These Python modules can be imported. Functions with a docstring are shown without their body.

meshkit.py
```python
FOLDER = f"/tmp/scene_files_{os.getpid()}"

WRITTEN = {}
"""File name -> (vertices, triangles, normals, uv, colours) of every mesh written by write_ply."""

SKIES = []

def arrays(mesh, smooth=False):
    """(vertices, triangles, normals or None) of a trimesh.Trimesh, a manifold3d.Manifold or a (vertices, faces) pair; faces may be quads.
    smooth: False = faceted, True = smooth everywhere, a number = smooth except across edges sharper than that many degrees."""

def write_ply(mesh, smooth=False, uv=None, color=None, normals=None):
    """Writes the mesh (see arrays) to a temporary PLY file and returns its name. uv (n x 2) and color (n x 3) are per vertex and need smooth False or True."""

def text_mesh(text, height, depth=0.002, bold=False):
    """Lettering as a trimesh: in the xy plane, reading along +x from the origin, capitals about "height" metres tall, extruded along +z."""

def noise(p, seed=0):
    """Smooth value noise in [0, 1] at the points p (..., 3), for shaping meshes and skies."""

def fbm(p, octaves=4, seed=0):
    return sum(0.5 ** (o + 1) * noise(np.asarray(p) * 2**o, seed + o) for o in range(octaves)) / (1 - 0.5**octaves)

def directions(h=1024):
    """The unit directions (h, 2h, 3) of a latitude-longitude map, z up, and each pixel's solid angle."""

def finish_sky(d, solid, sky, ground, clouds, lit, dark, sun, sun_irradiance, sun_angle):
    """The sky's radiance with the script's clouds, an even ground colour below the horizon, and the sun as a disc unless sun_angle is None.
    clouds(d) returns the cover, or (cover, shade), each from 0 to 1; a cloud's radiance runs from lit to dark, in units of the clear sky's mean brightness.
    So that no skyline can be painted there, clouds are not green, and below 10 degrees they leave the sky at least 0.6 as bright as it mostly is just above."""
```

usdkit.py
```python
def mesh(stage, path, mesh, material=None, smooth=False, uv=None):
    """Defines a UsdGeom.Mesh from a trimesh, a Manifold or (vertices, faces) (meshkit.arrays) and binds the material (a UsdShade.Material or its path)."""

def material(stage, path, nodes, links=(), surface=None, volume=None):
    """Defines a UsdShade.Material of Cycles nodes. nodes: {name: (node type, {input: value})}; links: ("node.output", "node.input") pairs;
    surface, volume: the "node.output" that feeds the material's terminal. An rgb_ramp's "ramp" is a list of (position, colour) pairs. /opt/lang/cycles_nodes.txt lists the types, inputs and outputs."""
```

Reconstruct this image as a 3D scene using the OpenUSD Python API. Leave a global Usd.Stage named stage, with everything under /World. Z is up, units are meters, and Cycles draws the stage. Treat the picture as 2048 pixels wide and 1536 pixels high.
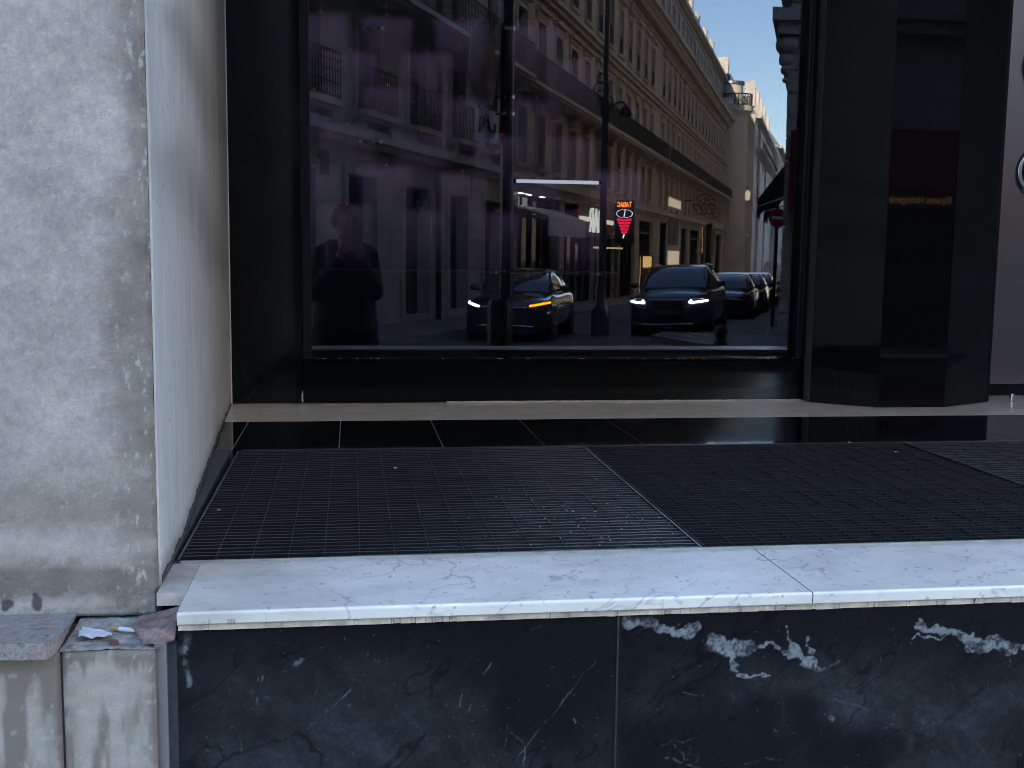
import math, random, numpy as np, trimesh, usdkit, meshkit
from pxr import Usd, UsdGeom, UsdLux, UsdShade, Sdf, Gf, Vt
import manifold3d as m3
from shapely.geometry import Polygon, box as sbox, LineString
from shapely.ops import unary_union
rng = np.random.default_rng(7)
stage = Usd.Stage.CreateInMemory()
UsdGeom.SetStageUpAxis(stage, UsdGeom.Tokens.z); UsdGeom.SetStageMetersPerUnit(stage, 1.0)
UsdGeom.Xform.Define(stage, '/World'); UsdGeom.Scope.Define(stage, '/World/Looks')
# ------------------------------------------------------------------ camera, sky, sun, exposure
F, YAW, PITCH, ROLL = 2250.0, .143, .1185, -.0125        # focal length in pixels of a 2048 wide picture
EXPOSURE = 3.38
SKY = .10
SUN_DIR = np.array([-.616, .79, .50]); SUN_DIR = SUN_DIR / np.linalg.norm(SUN_DIR)
def cam_axes():
    f = np.array([math.sin(YAW) * math.cos(PITCH), math.cos(YAW) * math.cos(PITCH), -math.sin(PITCH)])
    r = np.array([math.cos(YAW), -math.sin(YAW), 0]); d = np.cross(f, r)
    c, s = math.cos(ROLL), math.sin(ROLL)
    return c * r + s * d, -s * r + c * d, f
CR, CD, CF = cam_axes(); EYE = np.array([0, 0, 1.5])
cam = UsdGeom.Camera.Define(stage, '/World/camera')
cam.CreateHorizontalApertureAttr(36.0); cam.CreateVerticalApertureAttr(27.0); cam.CreateFocalLengthAttr(36.0 * F / 2048)
cam.CreateClippingRangeAttr(Gf.Vec2f(.05, 2000)); cam.CreateExposureAttr(EXPOSURE)
cam.AddTransformOp().Set(Gf.Matrix4d(*CR, 0, *(-CD), 0, *(-CF), 0, *EYE, 1))
sun_el, sun_rot = math.asin(SUN_DIR[2]), math.atan2(SUN_DIR[0], SUN_DIR[1])
sky = UsdLux.DomeLight.Define(stage, '/World/sky')
skymat = usdkit.material(stage, '/World/Looks/sky', {
    's': ('sky_texture', {'sky_type': 'single_scattering', 'sun_disc': False, 'sun_elevation': sun_el, 'sun_rotation': sun_rot, 'air_density': 1.0, 'aerosol_density': .3, 'ozone_density': 2.5}),
    'b': ('background_shader', {'strength': SKY})}, [('s.color', 'b.color')], surface='b.background')
UsdShade.MaterialBindingAPI.Apply(sky.GetPrim()).Bind(skymat)
sky.GetPrim().SetCustomDataByKey('kind', 'structure')
sun = UsdLux.DistantLight.Define(stage, '/World/sun')
sun.CreateIntensityAttr(1.25); sun.CreateAngleAttr(.5); sun.CreateNormalizeAttr(True); sun.CreateColorAttr(Gf.Vec3f(1, .86, .66))
_z = SUN_DIR; _x = np.cross([0, 0, 1], _z); _x /= np.linalg.norm(_x); _y = np.cross(_z, _x)
sun.AddTransformOp().Set(Gf.Matrix4d(*_x, 0, *_y, 0, *_z, 0, 0, 0, 30, 1))

# ------------------------------------------------------------------ helpers
YG = 4.06                                                # plane of the shop glass
AZ = .143 + math.atan((1635 - 1024) / F)                 # direction of the street (as seen mirrored in the glass)
U = np.array([math.sin(AZ), math.cos(AZ), 0]); N = np.array([math.cos(AZ), -math.sin(AZ), 0])
def pix(p):                                              # point -> photograph coordinates, used to trace the wear of near surfaces
    v = np.asarray(p, float) - EYE
    z = v @ CF
    return 1024 + F * (v @ CR) / z, 768 + F * (v @ CD) / z
def ray(px, py): return CF + CR * (px - 1024) / F + CD * (py - 768) / F
def at_y(px, py, Y): d = ray(px, py); return EYE + d * (Y / d[1])
def at_z(px, py, Z): d = ray(px, py); return EYE + d * ((Z - 1.5) / d[2])
def ground(yv): return -.13 - .019 * np.clip(np.asarray(yv, float) - 10.5, 0, 230)   # the street falls away from the shop

class MB:                                                # collects triangles of one mesh
    def __init__(self): self.v, self.f, self.n = [], [], 0
    def add(self, v, f):
        v = np.asarray(v, float); f = np.asarray(f, int)
        if f.shape[1] == 4: f = np.vstack([f[:, [0, 1, 2]], f[:, [0, 2, 3]]])
        self.v.append(v); self.f.append(f + self.n); self.n += len(v); return self
    def tm(self, t):
        return self.add(t.vertices, t.faces)
    def mf(self, m):
        k = m.to_mesh(); return self.add(k.vert_properties[:, :3], k.tri_verts)
    def box(self, x0, x1, y0, y1, z0, z1):
        v = [(x, y, z) for x in (x0, x1) for y in (y0, y1) for z in (z0, z1)]
        return self.add(v, [(0, 1, 3, 2), (4, 6, 7, 5), (0, 4, 5, 1), (2, 3, 7, 6), (0, 2, 6, 4), (1, 5, 7, 3)])
    def cyl(self, p, q, r, r2=None, n=12):
        p, q = np.asarray(p, float), np.asarray(q, float); r2 = r if r2 is None else r2
        a = q - p; a /= np.linalg.norm(a)
        u = np.cross(a, [0, 0, 1] if abs(a[2]) < .9 else [1, 0, 0]); u /= np.linalg.norm(u); w = np.cross(a, u)
        t = np.arange(n) * 2 * math.pi / n; c = np.cos(t)[:, None] * u + np.sin(t)[:, None] * w
        v = np.vstack([p + r * c, q + r2 * c, [p], [q]])
        f = []
        for i in range(n):
            j = (i + 1) % n
            f += [(i, j, n + j), (i, n + j, n + i), (2 * n, j, i), (2 * n + 1, n + i, n + j)]
        return self.add(v, f)
    def tube(self, pts, r, n=8):
        pts = [np.asarray(p, float) for p in pts]
        for a, b in zip(pts[:-1], pts[1:]): self.cyl(a, b, r, n=n)
        return self
    def ring(self, c, u, w, R, r, n=28, m=8):
        c, u, w = (np.asarray(k, float) for k in (c, u, w)); k = np.cross(u, w)
        v, f = [], []
        for i in range(n):
            a = 2 * math.pi * i / n; d = math.cos(a) * u + math.sin(a) * w
            for j in range(m):
                b = 2 * math.pi * j / m; v.append(c + d * (R + r * math.cos(b)) + k * r * math.sin(b))
        for i in range(n):
            for j in range(m):
                f.append((i * m + j, ((i + 1) % n) * m + j, ((i + 1) % n) * m + (j + 1) % m, i * m + (j + 1) % m))
        return self.add(v, f)
    def lathe(self, prof, c=(0, 0, 0), n=24):
        prof = np.asarray(prof, float); v, f = [], []
        for i in range(n):
            a = 2 * math.pi * i / n
            v += [(c[0] + r * math.cos(a), c[1] + r * math.sin(a), c[2] + z) for r, z in prof]
        k = len(prof)
        for i in range(n):
            for j in range(k - 1):
                f.append((i * k + j, ((i + 1) % n) * k + j, ((i + 1) % n) * k + j + 1, i * k + j + 1))
        return self.add(v, f)
    def prism(self, poly, z0, z1):
        for g in getattr(poly, 'geoms', [poly]):
            if g.is_empty or g.area < 1e-9: continue
            t = trimesh.creation.extrude_polygon(g, z1 - z0, engine='earcut'); t.apply_translation([0, 0, z0]); self.tm(t)
        return self
    def arrays(self): return np.vstack(self.v), np.vstack(self.f)

def arr(m):
    if isinstance(m, MB): return m.arrays()
    v, f, _ = meshkit.arrays(m); return v, f
def xform(m, M, t=(0, 0, 0)):                            # linear map, keeping the faces outward
    v, f = arr(m); M = np.asarray(M, float)
    v = v @ M.T + np.asarray(t, float)
    return v, (f[:, ::-1] if np.linalg.det(M) < 0 else f)
MIR = np.diag([1, -1, 1])
def real(m): return xform(m, MIR, (0, 2 * YG, 0))        # the street opposite: laid out as the glass shows it, built where it stands
def sth(m): return real(xform(m, np.column_stack([U, N, [0, 0, 1]])))   # (along the street, across it, up) -> the place itself
used = {}
def numbered(path):
    k = used.get(path, 0); used[path] = k + 1
    return path if k == 0 else f'{path}_{k:03d}'
class Thing: pass
def thing(name, label, cat, base=(0, 0, 0), group=None, kind=None):
    t = Thing(); t.path = numbered('/World/' + name); t.base = np.asarray(base, float)
    x = UsdGeom.Xform.Define(stage, t.path); x.AddTranslateOp().Set(Gf.Vec3d(*map(float, base))); t.prim = x.GetPrim()
    tag(t.prim, label, cat, group, kind); return t
def tag(p, label=None, cat=None, group=None, kind=None):
    for k, v in (('label', label), ('category', cat), ('group', group), ('kind', kind)):
        if v: p.SetCustomDataByKey(k, v)
def part(t, name, mesh, mat, smooth=False, label=None, kind=None, col=None):
    v, f = arr(mesh)
    path = numbered(f'{t.path}/{name}')
    m = usdkit.mesh(stage, path, (v - t.base, f), mat, smooth)
    if col is not None:
        UsdGeom.PrimvarsAPI(m).CreatePrimvar('col', Sdf.ValueTypeNames.Color3fArray, 'vertex').Set(Vt.Vec3fArray.FromNumpy(np.asarray(col, np.float32)))
    tag(m.GetPrim(), label, kind=kind)
    s = Thing(); s.path, s.base, s.prim = path, t.base, m.GetPrim(); return s
def solo(name, mesh, mat, label, cat, smooth=False, group=None):
    v, f = arr(mesh); p = numbered('/World/' + name)
    m = usdkit.mesh(stage, p, (v, f), mat, smooth); tag(m.GetPrim(), label, cat, group)
    s = Thing(); s.path, s.base, s.prim = p, np.zeros(3), m.GetPrim(); return s
def struct(name, mesh, mat, smooth=False):
    p = numbered('/World/' + name); m = usdkit.mesh(stage, p, arr(mesh), mat, smooth); tag(m.GetPrim(), kind='structure')
    s = Thing(); s.path, s.base, s.prim = p, np.zeros(3), m.GetPrim(); return s

# ------------------------------------------------------------------ materials
def L(name): return '/World/Looks/' + name
def plain(name, c, rough=.6, metal=0., var=.12, scale=3., bump=0., bscale=60., spec=.5, stretch=(1, 1, 1), **kw):
    c = np.array(c, float)
    nodes = {'g': ('geometry', {}), 'm': ('mapping', {'scale': stretch}), 'n': ('noise_texture', {'scale': scale, 'detail': 6., 'roughness': .6}),
             'r': ('rgb_ramp', {'ramp': [(.25, c * (1 - var)), (.75, c * (1 + var))]}),
             'p': ('principled_bsdf', {'roughness': rough, 'metallic': metal, 'specular_ior_level': spec, **kw})}
    links = [('g.position', 'm.vector'), ('m.vector', 'n.vector'), ('n.fac', 'r.fac'), ('r.color', 'p.base_color')]
    if bump:
        nodes['n2'] = ('noise_texture', {'scale': bscale, 'detail': 4.}); nodes['b'] = ('bump', {'strength': bump, 'distance': .004})
        links += [('m.vector', 'n2.vector'), ('n2.fac', 'b.height'), ('b.normal', 'p.normal')]
    return usdkit.material(stage, L(name), nodes, links, surface='p.BSDF')
def painted(name, rough=.6, bump=.2, bscale=250., spec=.4, grain=.1, gscale=400.):   # colour from the mesh's own wear map
    return usdkit.material(stage, L(name), {'a': ('attribute', {'attribute': 'col'}), 'g': ('geometry', {}),
        'n': ('noise_texture', {'scale': gscale, 'detail': 3.}), 'r': ('rgb_ramp', {'ramp': [(.3, (1 - grain,) * 3), (.7, (1 + grain,) * 3)]}),
        'x': ('mix_color', {'blend_type': 'multiply', 'fac': 1.}), 'n2': ('noise_texture', {'scale': bscale, 'detail': 5.}), 'b': ('bump', {'strength': bump, 'distance': .003}),
        'p': ('principled_bsdf', {'roughness': rough, 'specular_ior_level': spec})},
        [('g.position', 'n.vector'), ('n.fac', 'r.fac'), ('a.color', 'x.a'), ('r.color', 'x.b'), ('x.result', 'p.base_color'), ('g.position', 'n2.vector'), ('n2.fac', 'b.height'), ('b.normal', 'p.normal')], surface='p.BSDF')
def glow(name, c, s):
    return usdkit.material(stage, L(name), {'e': ('emission', {'color': c, 'strength': s})}, surface='e.emission')
def glass(name, refl, tint=(.7, .7, .72), rough=0.):
    return usdkit.material(stage, L(name), {'p': ('geometry', {}), 'n': ('noise_texture', {'scale': 1.7, 'detail': 1.}), 'b': ('bump', {'strength': 1., 'distance': .00022}), 't': ('transparent_bsdf', {'color': tint}), 'g': ('glossy_bsdf', {'color': (1, 1, 1), 'roughness': rough}), 'm': ('mix_closure', {'fac': refl})},
                           [('p.position', 'n.vector'), ('n.fac', 'b.height'), ('b.normal', 'g.normal'), ('t.BSDF', 'm.closure1'), ('g.BSDF', 'm.closure2')], surface='m.closure')
M_stucco = painted('stained_stucco', rough=.85, bump=.35, bscale=300.)
M_riser = painted('black_marble', rough=.42, bump=.05, bscale=90., spec=.17, grain=.25, gscale=160.)
M_marble = painted('white_marble', rough=.22, bump=.02, bscale=40., spec=.5, grain=.03)
M_reveal = plain('painted_reveal', (.40, .37, .345), rough=.33, var=.30, scale=2.2, stretch=(9, 9, .6), bump=.12, bscale=9.)
M_edge = plain('worn_arris', (.22, .19, .18), rough=.8, var=.3, scale=40.)
M_granite = plain('black_granite', (.003, .003, .003), rough=.06, var=.4, scale=180., spec=.2)
M_pier = plain('pier_granite', (.003, .003, .003), rough=.018, var=.4, scale=180., spec=.2)
M_bead = plain('black_bead', (.004, .004, .004), rough=.4, spec=.2)
M_btile = plain('black_tile', (.003, .003, .003), rough=.05, var=.4, scale=60., spec=.3)
M_beige = plain('beige_tile', (.74, .65, .55), rough=.13, var=.16, scale=14., stretch=(1, 3, 1))
M_grout = plain('pale_grout', (.40, .38, .35), rough=.9, var=.3, scale=60.)
M_dgrout = plain('grey_grout', (.09, .09, .09), rough=.9, var=.3, scale=60.)
M_slate = plain('slate_border', (.045, .05, .055), rough=.45, var=.25, scale=30., bump=.2)
def worn_bar(name, side, top, dust=1.):
    return usdkit.material(stage, L(name), {'g': ('geometry', {}), 's': ('separate_xyz', {}), 'n': ('noise_texture', {'scale': 9., 'detail': 6., 'roughness': .65}), 'n2': ('noise_texture', {'scale': 240., 'detail': 3.}), 'c': ('mix_float', {'fac': .5}), 'm': ('math', {'math_type': 'multiply'}),
        'r': ('rgb_ramp', {'ramp': [(.33, tuple(np.array(top) * .35)), (.5, top), (.68, tuple(np.array(top) * 2.2))]}), 'x': ('mix_color', {'a': side}), 'd': ('separate_xyz', {}), 'k': ('map_range', {'range_type': 'smoothstep', 'from_min': .15, 'from_max': .62, 'to_min': 1., 'to_max': dust}), 'y': ('mix_color', {'blend_type': 'multiply', 'fac': 1., 'use_clamp': False}), 'p': ('principled_bsdf', {'roughness': .55, 'specular_ior_level': .3})},
        [('g.position', 'n.vector'), ('g.position', 'n2.vector'), ('n.fac', 'c.a'), ('n2.fac', 'c.b'), ('c.result', 'r.fac'), ('g.normal', 's.vector'), ('s.z', 'm.value1'), ('r.color', 'x.b'), ('s.z', 'x.fac'), ('g.position', 'd.vector'), ('d.x', 'k.value'), ('x.result', 'y.a'), ('k.result', 'y.b'), ('y.result', 'p.base_color')], surface='p.BSDF')
M_bar = worn_bar('dull_steel_bar', (.0075, .0070, .0067), (.088, .085, .085), 2.3); M_bar2 = worn_bar('dark_rubber_bar', (.0035, .0035, .0035), (.036, .035, .034)); M_bar3 = worn_bar('grey_steel_bar', (.010, .010, .010), (.12, .118, .115))
M_pit = plain('pit_dirt', (.010, .010, .010), rough=.9, var=.6, scale=30.)
M_trim = plain('trim_metal', (.30, .31, .33), rough=.3, metal=.9, var=.1)
M_trim2 = plain('worn_aluminium', (.36, .35, .33), rough=.5, metal=.0, var=.3, scale=30.)
M_steel = plain('brushed_steel', (.34, .33, .32), rough=.26, metal=1., var=.05, scale=6., stretch=(60, 60, 1), anisotropic=.6)
M_chrome = plain('polished_steel', (.6, .6, .6), rough=.12, metal=1., var=.02)
M_mortar = plain('old_mortar', (.60, .50, .38), rough=.9, var=.45, scale=28., bump=.5, bscale=120.)
M_capst = usdkit.material(stage, L('mottled_marble'), {'g': ('geometry', {}), 'n': ('noise_texture', {'scale': 60., 'detail': 7., 'roughness': .75, 'distortion': .3}), 'r': ('rgb_ramp', {'ramp': [(.30, (.06, .055, .05)), (.42, (.20, .185, .17)), (.50, (.30, .285, .26)), (.56, (.26, .15, .125)), (.64, (.22, .20, .185)), (.75, (.42, .40, .37))]}), 'n2': ('noise_texture', {'scale': 90., 'detail': 4.}), 'b': ('bump', {'strength': .5, 'distance': .003}), 'p': ('principled_bsdf', {'roughness': .55})},
    [('g.position', 'n.vector'), ('n.fac', 'r.fac'), ('r.color', 'p.base_color'), ('g.position', 'n2.vector'), ('n2.fac', 'b.height'), ('b.normal', 'p.normal')], surface='p.BSDF')
M_redst = plain('red_marble_stub', (.20, .125, .11), rough=.5, var=.55, scale=40., bump=.6, bscale=80.)
M_ledge = plain('dirty_bed', (.34, .30, .26), rough=.9, var=.75, scale=38., bump=.9, bscale=90.)
M_shop_glass = glass('shop_glass', .056, (.8, .78, .82))
M_room = plain('dark_interior', (.012, .011, .012), rough=.8)

# ================================================================== SHOP FRONT (large structure first)
ZF = .95                                                 # the raised floor of the entrance
# shop building above and around the entrance
b = thing('shop_building', 'tall stone building that holds the shop entrance', 'building', (0, 6, 0))
M_shop = plain('shop_stone', (.34, .32, .29), var=.15, bump=.2)
m = MB(); m.box(-4.5, -3.2, 1.95, 16, -.3, 14); part(b, 'wall', m, M_shop)
m = MB(); m.box(6.5, 45, 1.95, 16, -.3, 14); part(b, 'wall', m, M_shop)
m = MB(); m.box(-3.199, 6.499, 1.95, 16, 3.75, 14); part(b, 'wall', m, M_shop)
m = MB(); m.box(-3.199, -.46, 2.0, 4.3, -.3, 3.749); part(b, 'wall', m, M_shop)
m = MB(); m.box(-3.199, 6.499, 6.2, 15.9, -.3, 3.749); part(b, 'wall', m, M_shop)
m = MB(); m.box(-4.5, 44.9, 2.3, 15.2, 14.001, 15.4); part(b, 'roof', m, plain('zinc', (.12, .13, .14), rough=.45, metal=.3, var=.1))
nb = thing('shade_block', 'unseen tall block added at the left to shade the parked cars', 'building', (-20, 6, 0))  # unseen block added to keep sun off the parked cars opposite
m = MB(); m.box(-45, -4.51, 1.95, 16, -.3, 25); part(nb, 'wall', m, M_shop)
m = MB(); m.box(-44.9, -4.6, 2.3, 15.2, 25.001, 27); part(nb, 'roof', m, L('zinc'))
m = MB(); m.box(-.459, 6.499, 1.96, 4.3, 3.45, 3.748); part(b, 'ceiling', m, plain('soffit', (.42, .38, .34), rough=.6))
m = MB(); m.box(4.6, 6.499, 2.0, 4.3, ZF, 3.449); part(b, 'wall', m, M_shop)

# --- stone pilaster with its stained front
def grid(us, vs, fn):
    uu, vv = np.meshgrid(us, vs, indexing='ij'); p = fn(uu.ravel(), vv.ravel())
    nu, nv = len(us), len(vs); i = np.arange(nu * nv).reshape(nu, nv)
    q = np.stack([i[:-1, :-1], i[1:, :-1], i[1:, 1:], i[:-1, 1:]], -1).reshape(-1, 4)
    return p, q
def fb(p, s, seed=0, o=5): return meshkit.fbm(np.asarray(p) * s, o, seed)
def dline(X, Y, pts, w):                                 # distance to a drawn line, in units of its half width
    d = np.full(X.shape, 1e9)
    for (ax, ay), (bx, by) in zip(pts[:-1], pts[1:]):
        t = np.clip(((X - ax) * (bx - ax) + (Y - ay) * (by - ay)) / ((bx - ax) ** 2 + (by - ay) ** 2), 0, 1)
        d = np.minimum(d, np.hypot(X - ax - t * (bx - ax), Y - ay - t * (by - ay)))
    return d / w
def sstep(a, b, x): t = np.clip((x - a) / (b - a), 0, 1); return t * t * (3 - 2 * t)
pil = thing('stone_pilaster', 'grey stained stucco pilaster on a plinth, left of the shop window', 'pilaster', (-.55, 1.9, 0))
PY = 1.84
xs = np.linspace(-.60, -.3125, 170); zs = np.concatenate([np.linspace(.903, 1.98, 480), np.linspace(2.05, 3.45, 8)])
def pil_fn(u, v):
    n = fb(np.stack([u, v, 0 * u], 1), 22, 3)
    edge = sstep(-.318, -.3125, u)
    lift = (fb(np.stack([u, v, 0 * u + 5], 1), 90, 4) - .5) * .0022 + (n - .5) * .002
    y = PY - lift + edge * .006
    low = sstep(.925, .903, v); y = y + low * .006 * fb(np.stack([u, v, 0 * u], 1), 60, 9)
    x = u + edge * (fb(np.stack([0 * u, v, 0 * u], 1), 60, 12) - .5) * .004
    return np.stack([x, y, v], 1)
p, q = grid(xs, zs, pil_fn)
X, Y = pix(p)
def N3(s, seed, sx=1., sz=1., o=5): return fb(np.stack([p[:, 0] * sx, p[:, 2] * sz, 0 * X], 1), s, seed, o)
base = np.array([.405, .34, .288])
k = np.ones(len(p))
cl = N3(9, 1); k *= .87 + .20 * sstep(.3, .72, cl)                                  # broad clouds of dirt
k *= .84 + .32 * N3(45, 2)
k *= .86 + .28 * N3(130, 7, 1.3, .7, 3)
k *= .90 + .20 * N3(300, 77, 1, 1, 2)
dirt = sstep(190, 300, X + 90 * (N3(11, 21, 1, .6) - .5) * 2) * .85 * (.5 + 1.0 * N3(26, 25))
dirt = np.maximum(dirt, .75 * sstep(255, 302, X + 50 * (N3(14, 23) - .5)) * sstep(.25, .6, N3(7, 24)))
band = 1.15 * sstep(1095, 1150, Y + 50 * (N3(7, 5) - .5)) * sstep(1222, 1180, Y + 40 * (N3(18, 55) - .5)) * (.6 + .7 * N3(24, 56))                        # dark damp band near the foot
blot = sstep(.40, .58, N3(16, 31)) * sstep(1090, 1130, Y) * sstep(1228, 1190, Y)
dirt = np.maximum(dirt, np.maximum(1.0 * np.clip(band * 1.2, 0, 1), .7 * blot))
dirt = np.maximum(dirt, (.62 + .3 * sstep(150, 300, X)) * sstep(890, 1010, Y + 60 * (N3(7, 6) - .5)) * sstep(1085, 1030, Y + 30 * (N3(8, 8) - .5)))
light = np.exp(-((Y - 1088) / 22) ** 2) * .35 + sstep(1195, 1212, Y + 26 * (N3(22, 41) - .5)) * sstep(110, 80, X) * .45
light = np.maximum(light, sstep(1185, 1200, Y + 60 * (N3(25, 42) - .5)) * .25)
dirt = np.maximum(dirt, .34 * sstep(820, 1020, Y + 60 * (N3(9, 81) - .5)))
scr = sstep(.66, .78, N3(90, 51, 1.4, .6)) * sstep(190, 300, X) * .5 + sstep(.74, .80, N3(120, 52)) * .25
chips = np.zeros(len(p))
for cx, cy, rx, ry in ((75, 1207, 12, 18), (15, 1208, 14, 9), (10, 1215, 9, 7), (70, 1190, 6, 5)):
    chips = np.maximum(chips, sstep(1.25, .75, np.hypot((X - cx) / rx, (Y - cy) / ry) + .9 * (N3(45, 61) - .5)))
ochre = np.exp(-(((X - 254) / 7) ** 2 + ((Y - 550) / 12) ** 2))
col = base[None] * k[:, None]
brown = np.array([.19, .157, .122])[None] * (.75 + .5 * N3(30, 71))[:, None]
col = col * (1 - dirt[:, None]) + brown * dirt[:, None]
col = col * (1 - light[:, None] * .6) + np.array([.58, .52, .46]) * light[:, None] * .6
col = col * (1 - scr[:, None]) + np.array([.60, .55, .50]) * scr[:, None]
col = col * (1 - chips[:, None] * .9) + np.array([.05, .045, .045]) * chips[:, None] * .9
col = col * (1 - ochre[:, None] * .5) + np.array([.42, .36, .28]) * ochre[:, None] * .5
col *= (1 - .7 * sstep(.909, .9035, p[:, 2]))[:, None] + .0
part(pil, 'shaft', (p, q[:, ::-1] if np.cross(p[q[0, 1]] - p[q[0, 0]], p[q[0, 2]] - p[q[0, 0]])[1] > 0 else q), M_stucco, True, col=col)
m = MB(); m.box(-3.2, -.601, PY + .002, 2.0, .9, 3.45); m.box(-.601, -.3165, PY + .014, 2.0, .9, 3.45); part(pil, 'shaft', m, plain('stucco', (.36, .345, .34), rough=.85, var=.15))
# splayed reveal: from the front arris back to the black wall
m = MB(); rv = [(-.3125, PY + .006), (-.3095, PY + .012), (-.318, 2.15), (-.345, 2.6), (-.402, 3.66), (-.4165, 4.0), (-.47, 4.0), (-.47, PY + .02)]
zz = [ZF - .05, 3.45]
m.prism(Polygon(rv).buffer(-.0015, join_style=2), *zz); part(pil, 'reveal_core', m, M_reveal, 25)
ry, rx = [1.846, 1.852, 2.15, 2.6, 3.66, 4.012], [-.3125, -.3095, -.318, -.345, -.402, -.4168]
p, q = grid(np.concatenate([np.linspace(1.846, 1.856, 5), np.linspace(1.86, 4.012, 260)]), np.concatenate([np.linspace(ZF - .04, 1.98, 330), np.linspace(2.05, 3.45, 6)]),
            lambda u, v: np.stack([np.interp(u, ry, rx) + .0012 * fb(np.stack([u * 1.5, v * .25, 0 * u], 1), 20, 4), u, v], 1))
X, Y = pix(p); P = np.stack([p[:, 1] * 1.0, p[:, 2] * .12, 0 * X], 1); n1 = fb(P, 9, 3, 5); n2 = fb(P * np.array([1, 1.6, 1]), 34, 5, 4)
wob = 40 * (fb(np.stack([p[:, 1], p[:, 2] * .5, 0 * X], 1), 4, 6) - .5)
dark_streaks = np.maximum(np.exp(-(dline(X, Y + wob, [(350, 40), (395, 130), (440, 270)], 1.) / 30) ** 2), .9 * np.exp(-(dline(X, Y + wob, [(345, 320), (385, 400), (440, 520)], 1.) / 42) ** 2))  # darker diagonal streaks in the upper part, darker again towards the back
dark_streaks = np.maximum(dark_streaks, .55 * sstep(380, 440, X) * sstep(760, 300, Y)); dark_streaks = dark_streaks * (.35 + 1.2 * n1) * sstep(820, 640, Y)
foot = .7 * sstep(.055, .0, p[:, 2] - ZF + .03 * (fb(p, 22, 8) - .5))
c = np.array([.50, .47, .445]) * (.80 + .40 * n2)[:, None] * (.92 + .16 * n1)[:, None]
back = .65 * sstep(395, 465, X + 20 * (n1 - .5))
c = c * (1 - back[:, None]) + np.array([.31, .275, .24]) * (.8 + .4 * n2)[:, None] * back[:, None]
c = c * (1 - .62 * np.clip(dark_streaks, 0, 1)[:, None]) + np.array([.13, .115, .105]) * .62 * np.clip(dark_streaks, 0, 1)[:, None]
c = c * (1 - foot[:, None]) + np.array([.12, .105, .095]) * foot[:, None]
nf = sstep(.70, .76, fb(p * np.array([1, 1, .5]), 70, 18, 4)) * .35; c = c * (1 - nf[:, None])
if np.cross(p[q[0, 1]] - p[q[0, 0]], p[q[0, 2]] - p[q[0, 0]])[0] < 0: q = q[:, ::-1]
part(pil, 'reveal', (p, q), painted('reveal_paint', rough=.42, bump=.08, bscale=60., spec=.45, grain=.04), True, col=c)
m = MB()
for k in range(90):                                      # ragged dirt along the foot of the reveal
    y = 1.86 + 2.14 * k / 90; i = 0
    xr = np.interp(y + .012, [1.85, 2.15, 2.6, 3.66, 4.0], [-.3095, -.318, -.345, -.402, -.4165]); h = .004 + .012 * float(fb(np.array([[y, 0, 0]]), 14, 3)[0]) * rng.uniform(.5, 1.5)
    m.box(xr - .006, xr + .0022, y, y + .0236, ZF + .0004, ZF + h)
part(pil, 'dirt_line', m, plain('grime', (.05, .048, .045), rough=.95, var=.5, scale=60.))
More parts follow.
